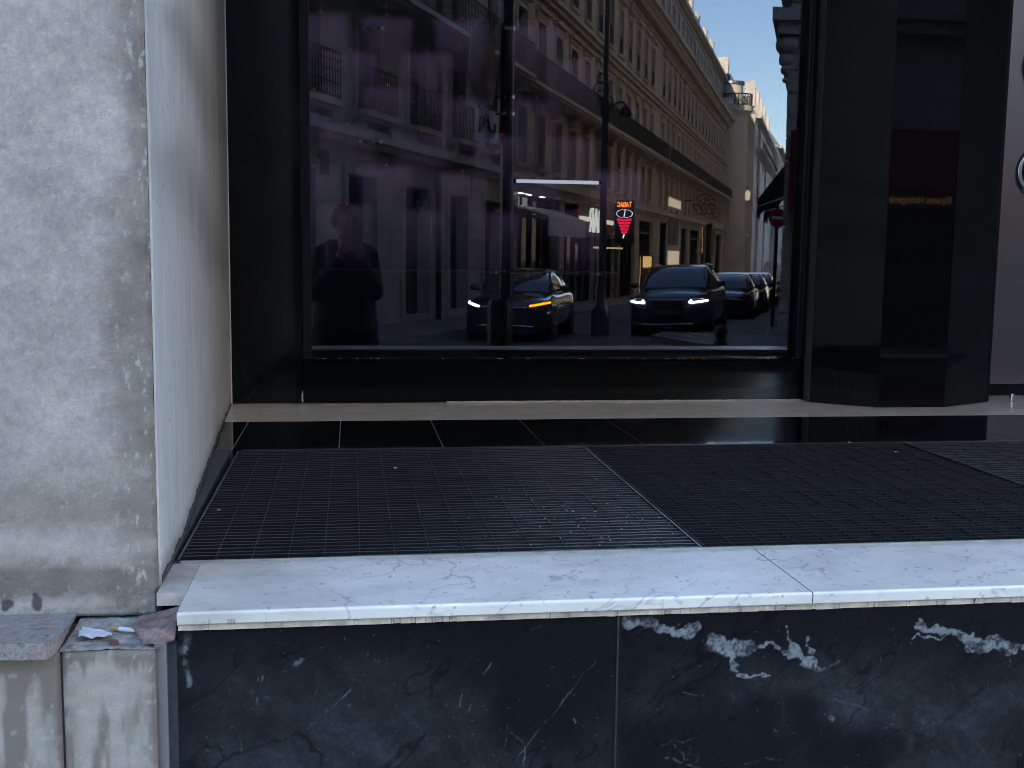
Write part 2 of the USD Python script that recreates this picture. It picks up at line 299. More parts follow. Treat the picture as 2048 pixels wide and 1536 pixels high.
# plinth: return, two blocks, bed, broken cap pieces
LZ = .893
def rough_block(x0, x1, y0, y1, z0, z1, seed, amp=.002, c=(.38, .325, .27), streak=1., nx=70, nz=90, side=None):
    us, vs = np.linspace(x0, x1, nx), np.linspace(z0, z1, nz)
    def fn(u, v):
        e = np.minimum(np.minimum(u - x0, x1 - u), np.minimum(v - z0, z1 - v))
        y = y0 + sstep(.006, 0, e) * .005 - (fb(np.stack([u, v, 0 * u], 1), 70, seed) - .5) * amp
        return np.stack([u, y, v], 1)
    p, q = grid(us, vs, fn)
    n1 = fb(np.stack([p[:, 0] * 2, p[:, 2] * .35, 0 * p[:, 0]], 1), 20, seed); n2 = fb(p, 60, seed + 1)
    d = np.clip(sstep(.42, .62, n1 + .25 * sstep(z1 - .05, z1, p[:, 2])) * .75 * streak, 0, 1)
    e = np.minimum(p[:, 0] - x0, x1 - p[:, 0]); d = np.maximum(d, .7 * sstep(.035, .0, e) * sstep(.3, .6, n2))
    c = np.array(c)
    col = c * (.85 + .35 * n2)[:, None]; col = col * (1 - d[:, None]) + np.array([.15, .12, .09]) * d[:, None]
    g = sstep(.66, .72, fb(p, 100, seed + 5)); col = col * (1 - .5 * g[:, None]) + .42 * .5 * g[:, None]
    if np.cross(p[q[0, 1]] - p[q[0, 0]], p[q[0, 2]] - p[q[0, 0]])[1] > 0: q = q[:, ::-1]
    return p, q, col
for x0, x1, sd in ((-.66, -.4345, 11), (-.4315, -.2965, 17)):
    p, q, col = rough_block(x0, x1, 1.703, 1.84, .40, LZ, sd)
    part(pil, 'plinth_block', (p, q), M_stucco, True, col=col)
m = MB(); m.box(-.66, -.2985, 1.711, PY + .1, .0, LZ - .004); part(pil, 'plinth_core', m, plain('plinth_dirt', (.10, .09, .08), rough=.95, var=.4, scale=40))
m = MB(); m.box(-.2984, -.281, 1.712, PY + .1, .0, .9); m.box(-.2809, -.268, 1.722, PY + .1, .0, .915); part(pil, 'plinth_return', m, plain('plinth_side', (.20, .185, .175), rough=.8, var=.35, scale=14, stretch=(1, 1, .3), bump=.4))
p, q = grid(np.linspace(-.436, -.285, 70), np.linspace(1.705, PY + .03, 60), lambda u, v: np.stack([u, v, LZ - .003 + .008 * fb(np.stack([u, v, 0 * u], 1), 45, 5) + .004 * sstep(1.80, 1.84, v)], 1))
part(pil, 'mortar_bed', (p, q), M_ledge, True)
m = MB(); m.box(-.46, -.313, PY + .022, PY + .03, .88, .912); part(pil, 'dark_gap', m, plain('gap', (.03, .027, .025), rough=.95, var=.5, scale=60))
def chunk(pts, refine, amp, seed, s=40):
    h = m3.Manifold.hull_points(np.asarray(pts, float)).refine_to_length(refine); k = h.to_mesh()
    t = trimesh.Trimesh(k.vert_properties[:, :3], k.tri_verts, process=True)
    v = np.array(t.vertices); n = fb(v, s, seed) - .5; v = v + np.array(t.vertex_normals) * (n * amp)[:, None]
    return v, np.array(t.faces)
c0 = [(-.70, 1.674, .897), (-.446, 1.674, .894), (-.437, 1.70, .894), (-.444, PY, .897), (-.70, PY, .897), (-.70, 1.674, .9195), (-.446, 1.674, .919), (-.434, 1.70, .918), (-.440, PY, .909), (-.70, PY, .910)]
part(pil, 'cap_stone', chunk([(x, y, z + .0) for x, y, z in c0], .004, .005, 3, 70), M_capst, 40, label='mottled grey and red marble cap with a broken end')
c1 = [(-.346, 1.775, .908), (-.338, 1.80, .912), (-.266, 1.72, .930), (-.267, 1.80, .930), (-.268, 1.706, .904), (-.312, 1.712, .899), (-.285, 1.706, .898), (-.266, 1.76, .902), (-.325, 1.735, .916), (-.29, 1.708, .924), (-.335, 1.79, .896), (-.305, 1.80, .920)]
part(pil, 'broken_cap', chunk(c1, .004, .009, 8, 90), M_redst, False, label='red marble stub left of the broken cap')

# --- black wall and window frame
win = thing('shop_window', 'wide shop window framed in polished black granite, reflecting the street', 'shop window', (.7, YG, ZF))
m = MB(); m.box(-.468, -.1700, 4.018, 4.3, ZF + .002, 3.45); part(win, 'side_panel', m, M_granite)
m = MB(); m.box(-.1675, 1.6875, 4.016, 4.3, ZF + .004, 1.1005); part(win, 'base_panel', m, M_granite)
m = MB(); m.box(-.1675, 1.6875, 4.023, 4.29, 1.1025, 1.1085); part(win, 'ledge', m, M_granite)
m = MB(); m.box(-.1675, -.139, 4.022, 4.1, 1.109, 3.44); part(win, 'frame_post', m, M_bead)
m = MB(); m.box(1.655, 1.6875, 4.022, 4.1, 1.109, 3.44); part(win, 'frame_post', m, M_bead)
m = MB(); m.box(1.668, 1.6868, 4.016, 4.0219, 1.109, 3.44); part(win, 'frame_trim', m, plain('frame_trim', (.008, .008, .008), rough=.35, spec=.25))
m = MB(); m.box(-.139, 1.655, 4.03, 4.1, 3.0, 3.449); part(win, 'frame_head', m, M_bead)
m = MB(); m.box(-.1389, 1.6549, 4.061, 4.070, 1.1086, 2.9999); gl = part(win, 'glass', m, M_shop_glass)
m = MB()
for i in range(60):
    x = .34 + 1.34 * i / 60
    if rng.random() < 1.1: m.box(x, x + .0222, 4.008 - .003 * rng.random(), 4.0159, ZF + .001, ZF + .0045 + .0012 * rng.random())
part(win, 'mortar_bead', m, plain('cream_mortar', (.5, .45, .36), rough=.9, var=.3, scale=60))
m = MB(); m.prism(Polygon([(-.1735, .957), (-.169, .955), (-.1685, .985), (-.169, 1.0), (-.171, .99), (-.1745, .98), (-.1735, .968)]), 0, .003)
v, f = m.arrays(); v = np.stack([v[:, 0], 4.0165 - v[:, 2], v[:, 1]], 1); part(win, 'filler_chip', (v, f[:, ::-1]), M_grout, label='white filler chipped at the joint of the black panels')
m = MB()
for i in range(26):
    x, z = rng.uniform(-.16, 1.66), 1.1085
    m.box(x, x + rng.uniform(.002, .012), 4.024, 4.026, z, z + .0015)
part(win, 'dust', m, M_grout, kind='stuff')
m = MB(); m.box(-.418, -.4135, 4.006, 4.0179, ZF + .002, 3.4); part(win, 'white_sealant', m, plain('sealant', (.55, .58, .6), rough=.5))
# --- interior behind the glass
room = thing('shop_interior', 'dim shop interior behind the glass with dark walls', 'interior', (.7, 5, ZF))
m = MB(); m.box(-.6, 2.3, 6.0, 6.15, ZF, 3.45); part(room, 'back_wall', m, M_room)
m = MB(); m.box(-.62, -.6, 4.31, 6.15, ZF, 3.45); m.box(2.3, 2.32, 4.31, 6.15, ZF, 3.45); part(room, 'side_wall', m, M_room)
m = MB(); m.box(-.6, 2.3, 4.31, 6.0, ZF, ZF + .1); part(room, 'floor', m, M_room)
m = MB(); m.box(-.6, 2.3, 4.31, 6.0, 3.3, 3.44); part(room, 'ceiling', m, M_room)
# --- faceted pier
pier = thing('granite_pier', 'faceted polished black granite pier right of the shop window', 'pier', (2.0, 3.9, ZF))
pp = [(1.690, 3.957), (1.884, 3.803), (2.141, 3.803), (2.372, 3.918)]
zj = [ZF + .001, 1.4955, 2.052, 2.75, 3.449]
for a, c, dy in ((pp[0], pp[1], 0), (pp[1], pp[2], 0), (pp[2], pp[3], 0)):
    a, c = np.array(a), np.array(c); d = (c - a) / np.linalg.norm(c - a); n = np.array([-d[1], d[0]])
    for z0, z1 in zip(zj[:-1], zj[1:]):
        e = .0006; m = MB(); m.prism(Polygon([a + d * e, c - d * e, c - d * (e + .012) + n * .02, a + d * (e + .012) + n * .02]), z0 + e, z1 - e); part(pier, 'granite_panel', m, M_pier)
m = MB(); m.prism(Polygon([(1.692, 3.972), (1.895, 3.826), (2.138, 3.812), (2.368, 3.93), (2.44, 4.2), (1.692, 4.2)]), ZF + .001, 3.449); part(pier, 'core', m, M_dgrout)
m = MB(); m.box(2.3735, 2.392, 3.93, 4.25, ZF + .001, 3.449); part(pier, 'return', m, M_bead)
# --- steel door with portholes
door = thing('steel_door', 'brushed stainless steel door with round portholes at the right edge', 'door', (2.9, 4.1, ZF))
Y0 = 4.1
hole = unary_union([sbox(2.394, .998, 3.40, 3.4)]).difference(unary_union([Polygon([(2.648 + .082 * math.cos(t), z + .082 * math.sin(t)) for t in np.linspace(0, 2 * math.pi, 60)[:-1]]) for z in (1.428 - 0, 1.826, 2.224, 2.622)][1:]))
m = MB(); m.prism(hole, 0, .04); v, f = m.arrays(); part(door, 'steel_sheet', (np.stack([v[:, 0], Y0 + v[:, 2], v[:, 1]], 1), f[:, ::-1]), M_steel)
for z in (1.826, 2.224, 2.622):
    m = MB(); m.ring((2.648, Y0 - .004, z), (1, 0, 0), (0, 0, 1), .090, .014, 48, 10); r = part(door, 'porthole_ring', m, M_chrome, True)
    m = MB(); m.cyl((2.648, Y0 + .02, z), (2.648, Y0 + .024, z), .083, n=40); part(door, 'porthole_glass', m, plain('dark_glass', (.01, .008, .008), rough=.04))
m = MB(); m.box(2.394, 3.4, Y0 + .01, Y0 + .06, ZF + .002, .996); part(door, 'threshold_gap', m, M_bead)
m = MB(); m.box(3.41, 4.6, 4.05, 4.2, ZF + .002, 3.449); part(door, 'door_post', m, M_steel)
st = thing('door_stop', 'small metal stud standing on the pale floor before the steel door', 'door stop', (2.497, 3.945, ZF))
m = MB(); m.lathe([(0, 0), (.0095, 0), (.0095, .026), (.008, .029), (0, .029)], (2.497, 3.945, ZF), 16); part(st, 'stud', m, M_chrome, 40)
m = MB(); m.lathe([(0, 0), (.014, 0), (.014, .002), (0, .0022)], (2.497, 3.945, ZF), 16); part(st, 'base_plate', m, M_trim)

# --- entrance floor: beige border, black tiles, slate strip
fl = struct('floor', MB().box(-.30, 4.7, 1.72, 4.3, .60, ZF - .05).box(-.47, -.301, 1.88, 4.3, .60, ZF - .05), M_dgrout)
def slab(t, name, poly, z1, mat, th=.03, gap=.0012, bev=.0006):
    g = Polygon(poly).buffer(-gap, join_style=2); h = g.buffer(-bev, join_style=2)
    m = MB(); m.prism(g, z1 - th, z1 - bev); v, f = m.arrays()
    top = np.abs(v[:, 2] - (z1 - bev)) < 1e-6
    part(t, name, (v + np.array([0, 0, bev]) * top[:, None], f), mat)
xb = [-.47, -.303, .30, .905, 1.51, 2.115, 2.72, 3.4, 4.6]
for i, (a, c) in enumerate(zip(xb[:-1], xb[1:])):
    slab(fl, 'beige_slab', [(a, 3.6055), (c, 3.6055 - .0), (c, 4.06), (a, 4.06)], ZF, M_beige, gap=.0009)
slab(fl, 'beige_slab', [(2.395, 4.06), (3.4, 4.06), (3.4, 4.29), (2.395, 4.29)], ZF, M_beige)
for i in range(17):
    a = -.3225 + .2885 * i
    for y0, y1 in ((3.095, 3.335), (3.335, 3.605)):
        slab(fl, 'black_tile', [(a, y0), (a + .2885, y0), (a + .2885, y1), (a, y1)], ZF, M_btile, gap=.0013)
slab(fl, 'black_tile', [(-.47, 3.095), (-.3225, 3.095), (-.3225, 3.605), (-.47, 3.605)], ZF, M_btile)
m = MB(); m.box(-.469, 4.69, 3.10, 4.28, ZF - .03, ZF - .0018); part(fl, 'grout', m, M_grout)
slab(fl, 'slate_border', [(-.42, 1.995), (-.312, 1.995), (-.3245, 3.094), (-.42, 3.094)], ZF, M_slate, gap=.0004)
slab(fl, 'slate_border', [(-.3118, 1.98), (.0, 1.982), (.0, 1.9945), (-.3118, 1.9945)], ZF + .0005, M_slate, gap=.0001)
m = MB(); m.box(-.2965, 4.6, 1.9757, 1.9805, ZF - .03, ZF + .003); part(fl, 'edge_trim', m, M_trim2)
m = MB(); m.box(-.2965, 4.6, 3.0835, 3.0945, ZF - .03, ZF + .001); part(fl, 'edge_trim', m, plain('rear_trim', (.16, .17, .18), rough=.25, metal=.8))
# --- three gratings
gs = [(-.305, .6525, M_bar, 'long dull steel floor grating beside the left reveal'), (.656, 1.612, M_bar2, 'darker floor grating in the middle of the entrance'), (1.6155, 2.573, M_bar3, 'greyer floor grating at the far right of the entrance')]
for x0, x1, mt, lab in gs:
    g = thing('floor_grating', lab, 'grating', (x0, 1.99, ZF - .03), group=None)
    y0, y1 = 1.9895, 3.080
    if x0 < 0: pass
    m = MB(); m.box(x0, x1, y0, y0 + .005, ZF - .028, ZF + .0005); m.box(x0, x1, y1 - .005, y1, ZF - .028, ZF + .0005)
    m.box(x0, x0 + .004, y0 + .005, y1 - .005, ZF - .028, ZF + .0005); m.box(x1 - .004, x1, y0 + .005, y1 - .005, ZF - .028, ZF + .0005); part(g, 'frame', m, mt)
    nb = 46
    for i in range(nb):
        y = y0 + .010 + (y1 - y0 - .022) * i / (nb - 1); dz = rng.normal(0, .0005)
        m = MB(); m.box(x0 + .004, x1 - .004, y - .0019, y + .0019, ZF - .022, ZF - .0012 + dz); part(g, 'bar', m, mt)
    nc = 15
    for i in range(1, nc):
        x = x0 + (x1 - x0) * i / nc
        m = MB(); m.box(x - .0010, x + .0010, y0 + .005, y1 - .005, ZF - .024, ZF - .0020); part(g, 'cross_bar', m, M_bar2)
m = MB(); m.box(-.3245, 4.6, 1.983, 3.083, ZF - .08, ZF - .0255); part(fl, 'pit', m, M_pit)
p, q = grid(np.linspace(-.30, 2.57, 420), np.linspace(1.995, 3.074, 170), lambda u, v: np.stack([u, v, ZF - .0085 + .006 * fb(np.stack([u, v, 0 * u], 1), 38, 7)], 1))
kd = .55 + .9 * fb(p, 12, 8); dz_ = sstep(.10, .5, p[:, 0]) * (p[:, 0] < .655) * sstep(2.9, 2.1, p[:, 1] + .5 * (fb(p, 5, 9) - .5))
kd = kd * np.where(p[:, 0] < .655, 1.3 + 6.5 * dz_, np.where(p[:, 0] > 1.614, 3.2, .55)); fl_ = sstep(.72, .8, fb(p, 120, 10, 3)) * 2.
cd = np.array([.0120, .0115, .0112]) * (kd * (1 + fl_ * np.clip(dz_ + .15, 0, 1)))[:, None]
part(fl, 'packed_dirt', (p, q), painted('packed_dirt', rough=.95, bump=.6, bscale=160., spec=.15, grain=.5, gscale=220.), True, kind='stuff', col=cd)

# --- marble sill: two slabs with a rounded nose
sill = thing('marble_sill', 'white veined marble sill along the front of the raised floor', 'sill', (.7, 1.85, ZF))
def vein(P, s, seed, w):                                # thin ridged lines
    a = fb(P * np.array([1, 1.7, 1]), s, seed, 4); d = fb(P, s * 2.3, seed + 3, 4)
    return np.clip(1 - np.abs(a + .35 * (d - .5) - .5) / w, 0, 1)
def sill_slab(xa, xb, skew, n):
    prof = [(1.974, ZF)] + [(y, ZF + .0) for y in np.linspace(1.965, 1.706, 90)]
    r = .0045
    prof += [(1.700 + r - r * math.sin(a), ZF - r + r * math.cos(a)) for a in np.linspace(0, math.pi / 2, 9)]
    prof += [(1.7 + .0002 * i, z) for i, z in enumerate(np.linspace(ZF - r - .001, ZF - .0205, 9))] + [(1.715, ZF - .0228)]
    prof = np.array(prof); xs = np.linspace(xa, xb, n)
    def fn(u, v):
        i = np.round(v).astype(int); y = prof[i, 0]; z = prof[i, 1]
        e = np.minimum(u - xa, xb - u); z = z - .001 * sstep(.0015, 0, e)
        x = u + skew * (1.974 - y) * (np.abs(u - (xb if skew else xa)) < 1e9) * 0
        return np.stack([x, y, z], 1)
    p, q = grid(xs, np.arange(len(prof)), fn)
    P = np.stack([p[:, 0], p[:, 1] + (ZF - p[:, 2]) * -1, 0 * p[:, 0]], 1)
    wp = np.stack([fb(P, 9, 61) - .5, fb(P, 9, 62) - .5, 0 * P[:, 0]], 1) * .10
    Q1 = (P + wp) @ np.array([[.62, -.78, 0], [.78, .62, 0], [0, 0, 1]]).T * np.array([1.0, .45, 1])
    Q2 = (P + wp * .7) @ np.array([[.80, .60, 0], [-.60, .80, 0], [0, 0, 1]]).T * np.array([.4, 1.0, 1])
    Q3 = (P + wp * 1.3) @ np.array([[.95, -.3, 0], [.3, .95, 0], [0, 0, 1]]).T * np.array([.35, 1.3, 1])
    v = vein(Q1, 6.5, 5, .016) ** 1.5 * sstep(.40, .62, fb(P, 7, 9)) * .75
    v = np.maximum(v, vein(Q2, 9, 15, .013) ** 1.5 * sstep(.42, .6, fb(P, 8, 19)) * .65)
    v = np.maximum(v, vein(Q3, 10, 25, .02) ** 1.5 * sstep(.4, .62, fb(P, 6, 33)) * .5)
    v = np.maximum(v, .10 * sstep(.5, .75, fb(P @ np.array([[.9, .3, 0], [-.3, .9, 0], [0, 0, 1]]).T * np.array([.6, 2, 1]), 11, 71)))
    c = np.array([.88, .80, .71]) * (.93 + .14 * fb(P, 12, 2))[:, None]
    c = c * (1 - v[:, None]) + np.array([.33, .31, .31]) * v[:, None]
    old = sstep(.10, -.27, p[:, 0] + .25 * (fb(P, 14, 44) - .5)) * .55           # worn brownish end by the pilaster
    old = np.maximum(old, .5 * sstep(1.945, 1.974, p[:, 1] + .03 * (fb(P, 40, 45) - .5)))
    c = c * (1 - old[:, None]) + np.array([.50, .42, .345]) * (.7 + .6 * fb(P, 45, 46))[:, None] * old[:, None]
    gr_ = .16 * sstep(.45, .75, fb(P * np.array([.5, 1.4, 1]), 10, 81)) + .12 * sstep(.55, .8, fb(P, 30, 82)) + .35 * sstep(1.955, 1.972, p[:, 1] + .012 * (fb(P, 25, 83) - .5))
    c = c * (1 - gr_[:, None]) + np.array([.34, .31, .285]) * gr_[:, None]
    sp = sstep(.76, .80, fb(P, 95, 47, 3)) * .5; c = c * (1 - sp[:, None]) + .2 * sp[:, None]
    for sx in (-.215, -.187, -.183, -.178):                                       # rust drips on the face
        d = np.exp(-((p[:, 0] - sx) / .0013) ** 2) * (p[:, 2] < ZF - .012); c = c * (1 - .6 * d[:, None]) + np.array([.2, .13, .09]) * .6 * d[:, None]
    if np.cross(p[q[0, 1]] - p[q[0, 0]], p[q[0, 2]] - p[q[0, 0]])[2] < 0: q = q[:, ::-1]
    return p, q, c
for xa, xb_, n in ((-.2625, .7462, 620), (.7478, 1.85, 620)):
    p, q, c = sill_slab(xa, xb_, 0, n); part(sill, 'marble_slab', (p, q), M_marble, True, col=c)
m = MB(); m.box(-.3085, -.2628, 1.802, 1.9738, ZF - .021, ZF - .0004); part(sill, 'marble_slab', m, plain('worn_marble', (.46, .39, .33), rough=.35, var=.25, scale=40.))
m = MB(); m.box(1.8505, 4.6, 1.702, 1.974, ZF - .022, ZF - .001); part(sill, 'marble_slab', m, plain('plain_marble', (.80, .73, .65), rough=.22))
m = MB(); m.box(-.26, 4.6, 1.7135, 1.973, ZF - .05, ZF - .0235); part(sill, 'bed', m, M_dgrout)
m = MB(); x = -.262
while x < 1.5:
    w = float(rng.choice([.015, .03, .05, .11, .16])) if x < .0 else float(rng.choice([.004, .007, .011, .016, .03, .05]))
    if rng.random() < .97 or w > .02:
        zb_ = ZF - .0305 - rng.uniform(0, .0009); zm = rng.uniform(zb_ + .002, ZF - .0225); y_ = 1.7068 + rng.uniform(-.0012, .0008); e_ = .0002 + .0003 * (rng.random() < .4)
        if rng.random() < .4: m.box(x + e_, x + w - e_, y_, 1.717, zb_, zm - .0002); m.box(x + e_, x + w - e_, y_ + rng.uniform(-.0006, .0008), 1.717, zm + .0002, ZF - .0212)
        else: m.box(x + e_, x + w - e_, y_, 1.717, zb_, ZF - .0212)
    x += w
part(sill, 'cracked_mortar', m, M_mortar, label='cracked cream mortar line under the marble')

# --- black marble riser below the sill
ris = thing('black_riser', 'black marble riser slabs with white veins under the sill', 'riser', (.7, 1.71, 0))
broad = [([(1252, 1243), (1290, 1248), (1335, 1256), (1365, 1264), (1392, 1255)], 11), ([(1285, 1240), (1310, 1248)], 10),
         ([(1425, 1281), (1455, 1291), (1480, 1298), (1500, 1297)], 19), ([(1462, 1300), (1468, 1335)], 8), ([(1480, 1285), (1500, 1300)], 13),
         ([(1500, 1298), (1548, 1288), (1558, 1297)], 5), ([(1570, 1308), (1600, 1302), (1618, 1318), (1633, 1334)], 9), ([(1575, 1252), (1577, 1300)], 3), ([(1615, 1275), (1622, 1306)], 3.5),
         ([(1835, 1258), (1875, 1256), (1905, 1266)], 11), ([(1905, 1262), (1935, 1280), (1950, 1290)], 13), ([(1948, 1290), (1985, 1285), (2020, 1290)], 12), ([(2015, 1302), (2060, 1292)], 8), ([(1822, 1278), (1870, 1278), (1905, 1274)], 3), ([(1930, 1280), (1938, 1300)], 5),
         ([(1475, 1342), (1510, 1350), (1535, 1350)], 5), ([(1640, 1335), (1665, 1327), (1680, 1326)], 4)]
fine = [([(1020, 1536), (1060, 1480), (1105, 1430), (1150, 1370), (1190, 1320)], .9, .5), ([(1020, 1460), (1045, 1485), (1050, 1510), (1046, 1530)], .9, .6), ([(1015, 1450), (1010, 1500), (1025, 1536)], .7, .3),
        ([(650, 1424), (672, 1405), (700, 1378), (708, 1358)], 1.1, .75), ([(610, 1460), (633, 1443)], 1.4, .7), ([(638, 1340), (636, 1370), (632, 1395)], .7, .35), ([(515, 1395), (513, 1415)], 1., .6), ([(500, 1420), (522, 1420)], 1., .3),
        ([(917, 1415), (923, 1390)], 1.2, .8), ([(935, 1425), (940, 1412)], 1., .7), ([(968, 1350), (980, 1325)], 1.3, .7), ([(528, 1352), (527, 1360)], 1.3, .7), ([(518, 1352), (519, 1360)], 1.2, .6), ([(1147, 1435), (1149, 1443)], 1.3, .7),
        ([(1365, 1383), (1394, 1391)], 1., .6), ([(1675, 1400), (1705, 1410), (1735, 1420)], 2.4, .35), ([(1660, 1433), (1668, 1438)], 4, .7), ([(1545, 1455), (1556, 1465)], 1.2, .6), ([(1340, 1480), (1370, 1520)], 1.2, .4), ([(1320, 1490), (1390, 1478)], 1.2, .35), ([(1480, 1530), (1530, 1518), (1560, 1524)], 2.2, .3), ([(1330, 1515), (1400, 1536)], 2., .3),
        ([(856, 1366), (853, 1388)], .8, .5), ([(590, 1330), (600, 1322)], 6, 1.), ([(600, 1318), (607, 1319)], 2.4, 1.), ([(370, 1295), (372, 1325), (376, 1360), (378, 1372)], 5, .9), ([(375, 1270), (365, 1300)], 12, .25), ([(535, 1253), (553, 1257)], 2., .4), ([(1065, 1258), (1085, 1249)], 1., .3)]
for k in range(46):
    x, y = rng.uniform(380, 2040), rng.uniform(1330, 1530); a = rng.normal(1.1, .6); l = rng.uniform(8, 45)
    fine.append(([(x, y), (x + l * math.cos(a) * .5, y + l * math.sin(a) * .5), (x + l * math.cos(a + .2), y + l * math.sin(a + .2))], .8, rng.uniform(.05, .2)))
for xa, xb_, yf, z0, z1 in ((-.266, .4235, 1.712, .635, ZF - .0315), (.4262, 1.55, 1.7105, .635, ZF - .0315)):
    n = int((xb_ - xa) / .0017)
    p, q = grid(np.linspace(xa, xb_, n), np.concatenate([[0, .3, .6], np.linspace(z0, z1, 175)]), lambda u, v: np.stack([u, yf + .002 * sstep(.002, 0, np.minimum(u - xa, xb_ - u)) + .0012 * sstep(z1 - .002, z1, v), v], 1))
    X, Y = pix(p); P = np.stack([p[:, 0], p[:, 2], 0 * X], 1)
    w1 = (fb(P, 50, 3) - .5); w2 = (fb(P + 9, 50, 4) - .5)
    Xw, Yw = X + 34 * w1, Y + 34 * w2
    dust = 1.35 * sstep(.30, .70, fb(P, 6, 5)) * sstep(1250, 1440, Y + 120 * (fb(P, 7, 6) - .5)) + .05
    dust = dust * (.25 + 1.5 * fb(P @ np.array([[.8, .6, 0], [-.6, .8, 0], [0, 0, 1]]).T * np.array([1.6, .5, 1]), 26, 8, 6)) * (.6 + .8 * fb(P, 110, 88, 3))
    darkv = vein(P @ np.array([[.8, .6, 0], [-.6, .8, 0], [0, 0, 1]]).T * np.array([1, 2.2, 1]), 4.2, 9, .016)
    sel = 1. if xa > 0 else .75
    c = np.array([.0045, .0046, .0048]) * (.8 + .5 * fb(P, 40, 1))[:, None] + (dust * sel)[:, None] * np.array([.019, .0205, .022])
    c = c * (1 - .75 * darkv[:, None])
    a = np.zeros(len(p))
    for pts, w in broad:
        if xa > 0: a = np.maximum(a, sstep(1.08, .78, dline(Xw, Yw, pts, w * .9) + 1.1 * (fb(P, 75, 12, 6) - .45)))
    cells = .18 + 1.15 * sstep(.32, .66, .6 * fb(P, 70, 21, 3) + .4 * fb(P, 260, 22, 3))
    c = c * (1 - a[:, None]) + np.array([.165, .168, .174]) * (a * np.clip(cells, 0, 1.2))[:, None]
    for pts, w, s in fine:
        if (pts[0][0] > 1234) == (xa > 0):
            d = sstep(1.3, .3, dline(X + 12 * w1, Y + 12 * w2, pts, max(w, 1.15))) * s * .8 * sstep(.25, .6, fb(P, 120, 31, 4)) * (.4 + 1.0 * sstep(.3, .7, fb(P, 28, 33, 2))); d = np.clip(d, 0, 1); c = c * (1 - d[:, None]) + np.array([.17, .175, .18]) * d[:, None]
    sp = sstep(.87, .91, fb(P, 170, 55, 2)) * .5; c = c + sp[:, None] * .10
    if np.cross(p[q[0, 1]] - p[q[0, 0]], p[q[0, 2]] - p[q[0, 0]])[1] > 0: q = q[:, ::-1]
    part(ris, 'marble_panel', (p, q), M_riser, True, col=c)
m = MB(); m.box(1.552, 4.6, 1.711, 1.73, 0, ZF - .0345); part(ris, 'marble_panel', m, M_granite)
m = MB(); m.box(-.266, 4.6, 1.7145, 1.76, 0, ZF - .036); part(ris, 'backing', m, M_dgrout)
# ================================================================== THE STREET OPPOSITE, seen in the glass
M_asph = plain('asphalt', (.085, .086, .09), rough=.75, var=.3, scale=8., bump=.3, bscale=200.)
M_pave = plain('pavement_asphalt', (.16, .162, .168), rough=.7, var=.25, scale=5., bump=.2, bscale=150.)
M_kerb = plain('kerb_granite', (.22, .22, .22), rough=.6, var=.3, scale=20.)
M_paint = plain('worn_road_paint', (.42, .43, .44), rough=.6, var=.5, scale=9.)
M_st1 = plain('warm_limestone', (.41, .365, .315), rough=.85, var=.22, scale=.9, bump=.3, bscale=30.)
M_st2 = plain('grey_limestone', (.50, .44, .37), rough=.85, var=.22, scale=.9, bump=.3, bscale=30.)
M_st3 = plain('pale_limestone', (.50, .47, .42), rough=.85, var=.18, scale=.9, bump=.3, bscale=30.)
M_st4 = plain('quoin_stone', (.40, .375, .34), rough=.8, var=.15, scale=3., bump=.3, bscale=40.)
M_brick = plain('red_brick', (.26, .12, .085), rough=.9, var=.25, scale=6.)
M_iron = plain('black_iron', (.012, .012, .013), rough=.5)
M_zinc = plain('zinc_roof', (.10, .115, .135), rough=.4, metal=.4, var=.15)
M_slate2 = plain('slate_roof', (.035, .04, .048), rough=.5, var=.2)
M_pane = plain('window_pane', (.012, .014, .016), rough=.06, spec=.6)
M_curt = plain('curtained_pane', (.17, .155, .14), rough=.25, var=.2, scale=2.)
M_wood = plain('window_wood', (.20, .19, .17), rough=.6)
M_door = plain('dark_door', (.045, .04, .038), rough=.5, var=.2)
M_dark = plain('shop_dark', (.012, .012, .013), rough=.5)
E_warm = glow('warm_shop_light', (1, .66, .30), .62)
E_gold = glow('gold_shop_light', (1, .62, .22), .55)
E_pale = glow('pale_lit_panel', (1, .84, .60), .42)
E_white = glow('white_lamp', (.85, 1, .92), 2.2)
E_cool = glow('cool_lit_shop', (.85, .95, .88), .16)
# --- ground, road, pavements
def sheet(x0, x1, ys, dz):
    v, f = [], []
    for y in ys: v += [(x0, y, ground(y) + dz), (x1, y, ground(y) + dz)]
    for i in range(len(ys) - 1): f.append((2 * i, 2 * i + 1, 2 * i + 3, 2 * i + 2))
    return real((np.array(v, float), np.array(f)))
struct('ground', sheet(-700, 900, [-700, -60, 10.5, 240.5, 1400], -.012), M_asph)
struct('road', sheet(-60, 160, [10.5, 40, 80, 150, 240.5], -.004), M_asph)
def draped(poly, h, name, mat):
    m = MB(); m.prism(poly, 0, h + .1); v, f = m.arrays(); v[:, 2] += ground(v[:, 1]) - .1
    return struct(name, real((v, f)), mat)
def st(s, t): return tuple((s * U + t * N)[:2])
rp = MB(); rp.box(-60, 60, 8.12 - 10.4, 1.714, -.25, 0); struct('pavement', rp, M_pave)
rp = MB(); rp.box(-60, 60, 8.12 - 10.55, 8.12 - 10.401, -.25, .002); struct('kerb', rp, M_kerb)
CXv, CYv = 7.87, 20.0                                    # corner of the building on the right of the street
cor = Polygon([(CXv - 1.6, CYv + 3), st(260, -2.3), st(260, 10), (60, CYv), (60, CYv - 2.6), (CXv + 1.2, CYv - 2.6), (CXv - .3, CYv - 2.1), (CXv - 1.3, CYv - .6)])
draped(cor.buffer(-.15), .125, 'pavement', M_pave); draped(cor.difference(cor.buffer(-.15)), .127, 'kerb', M_kerb)
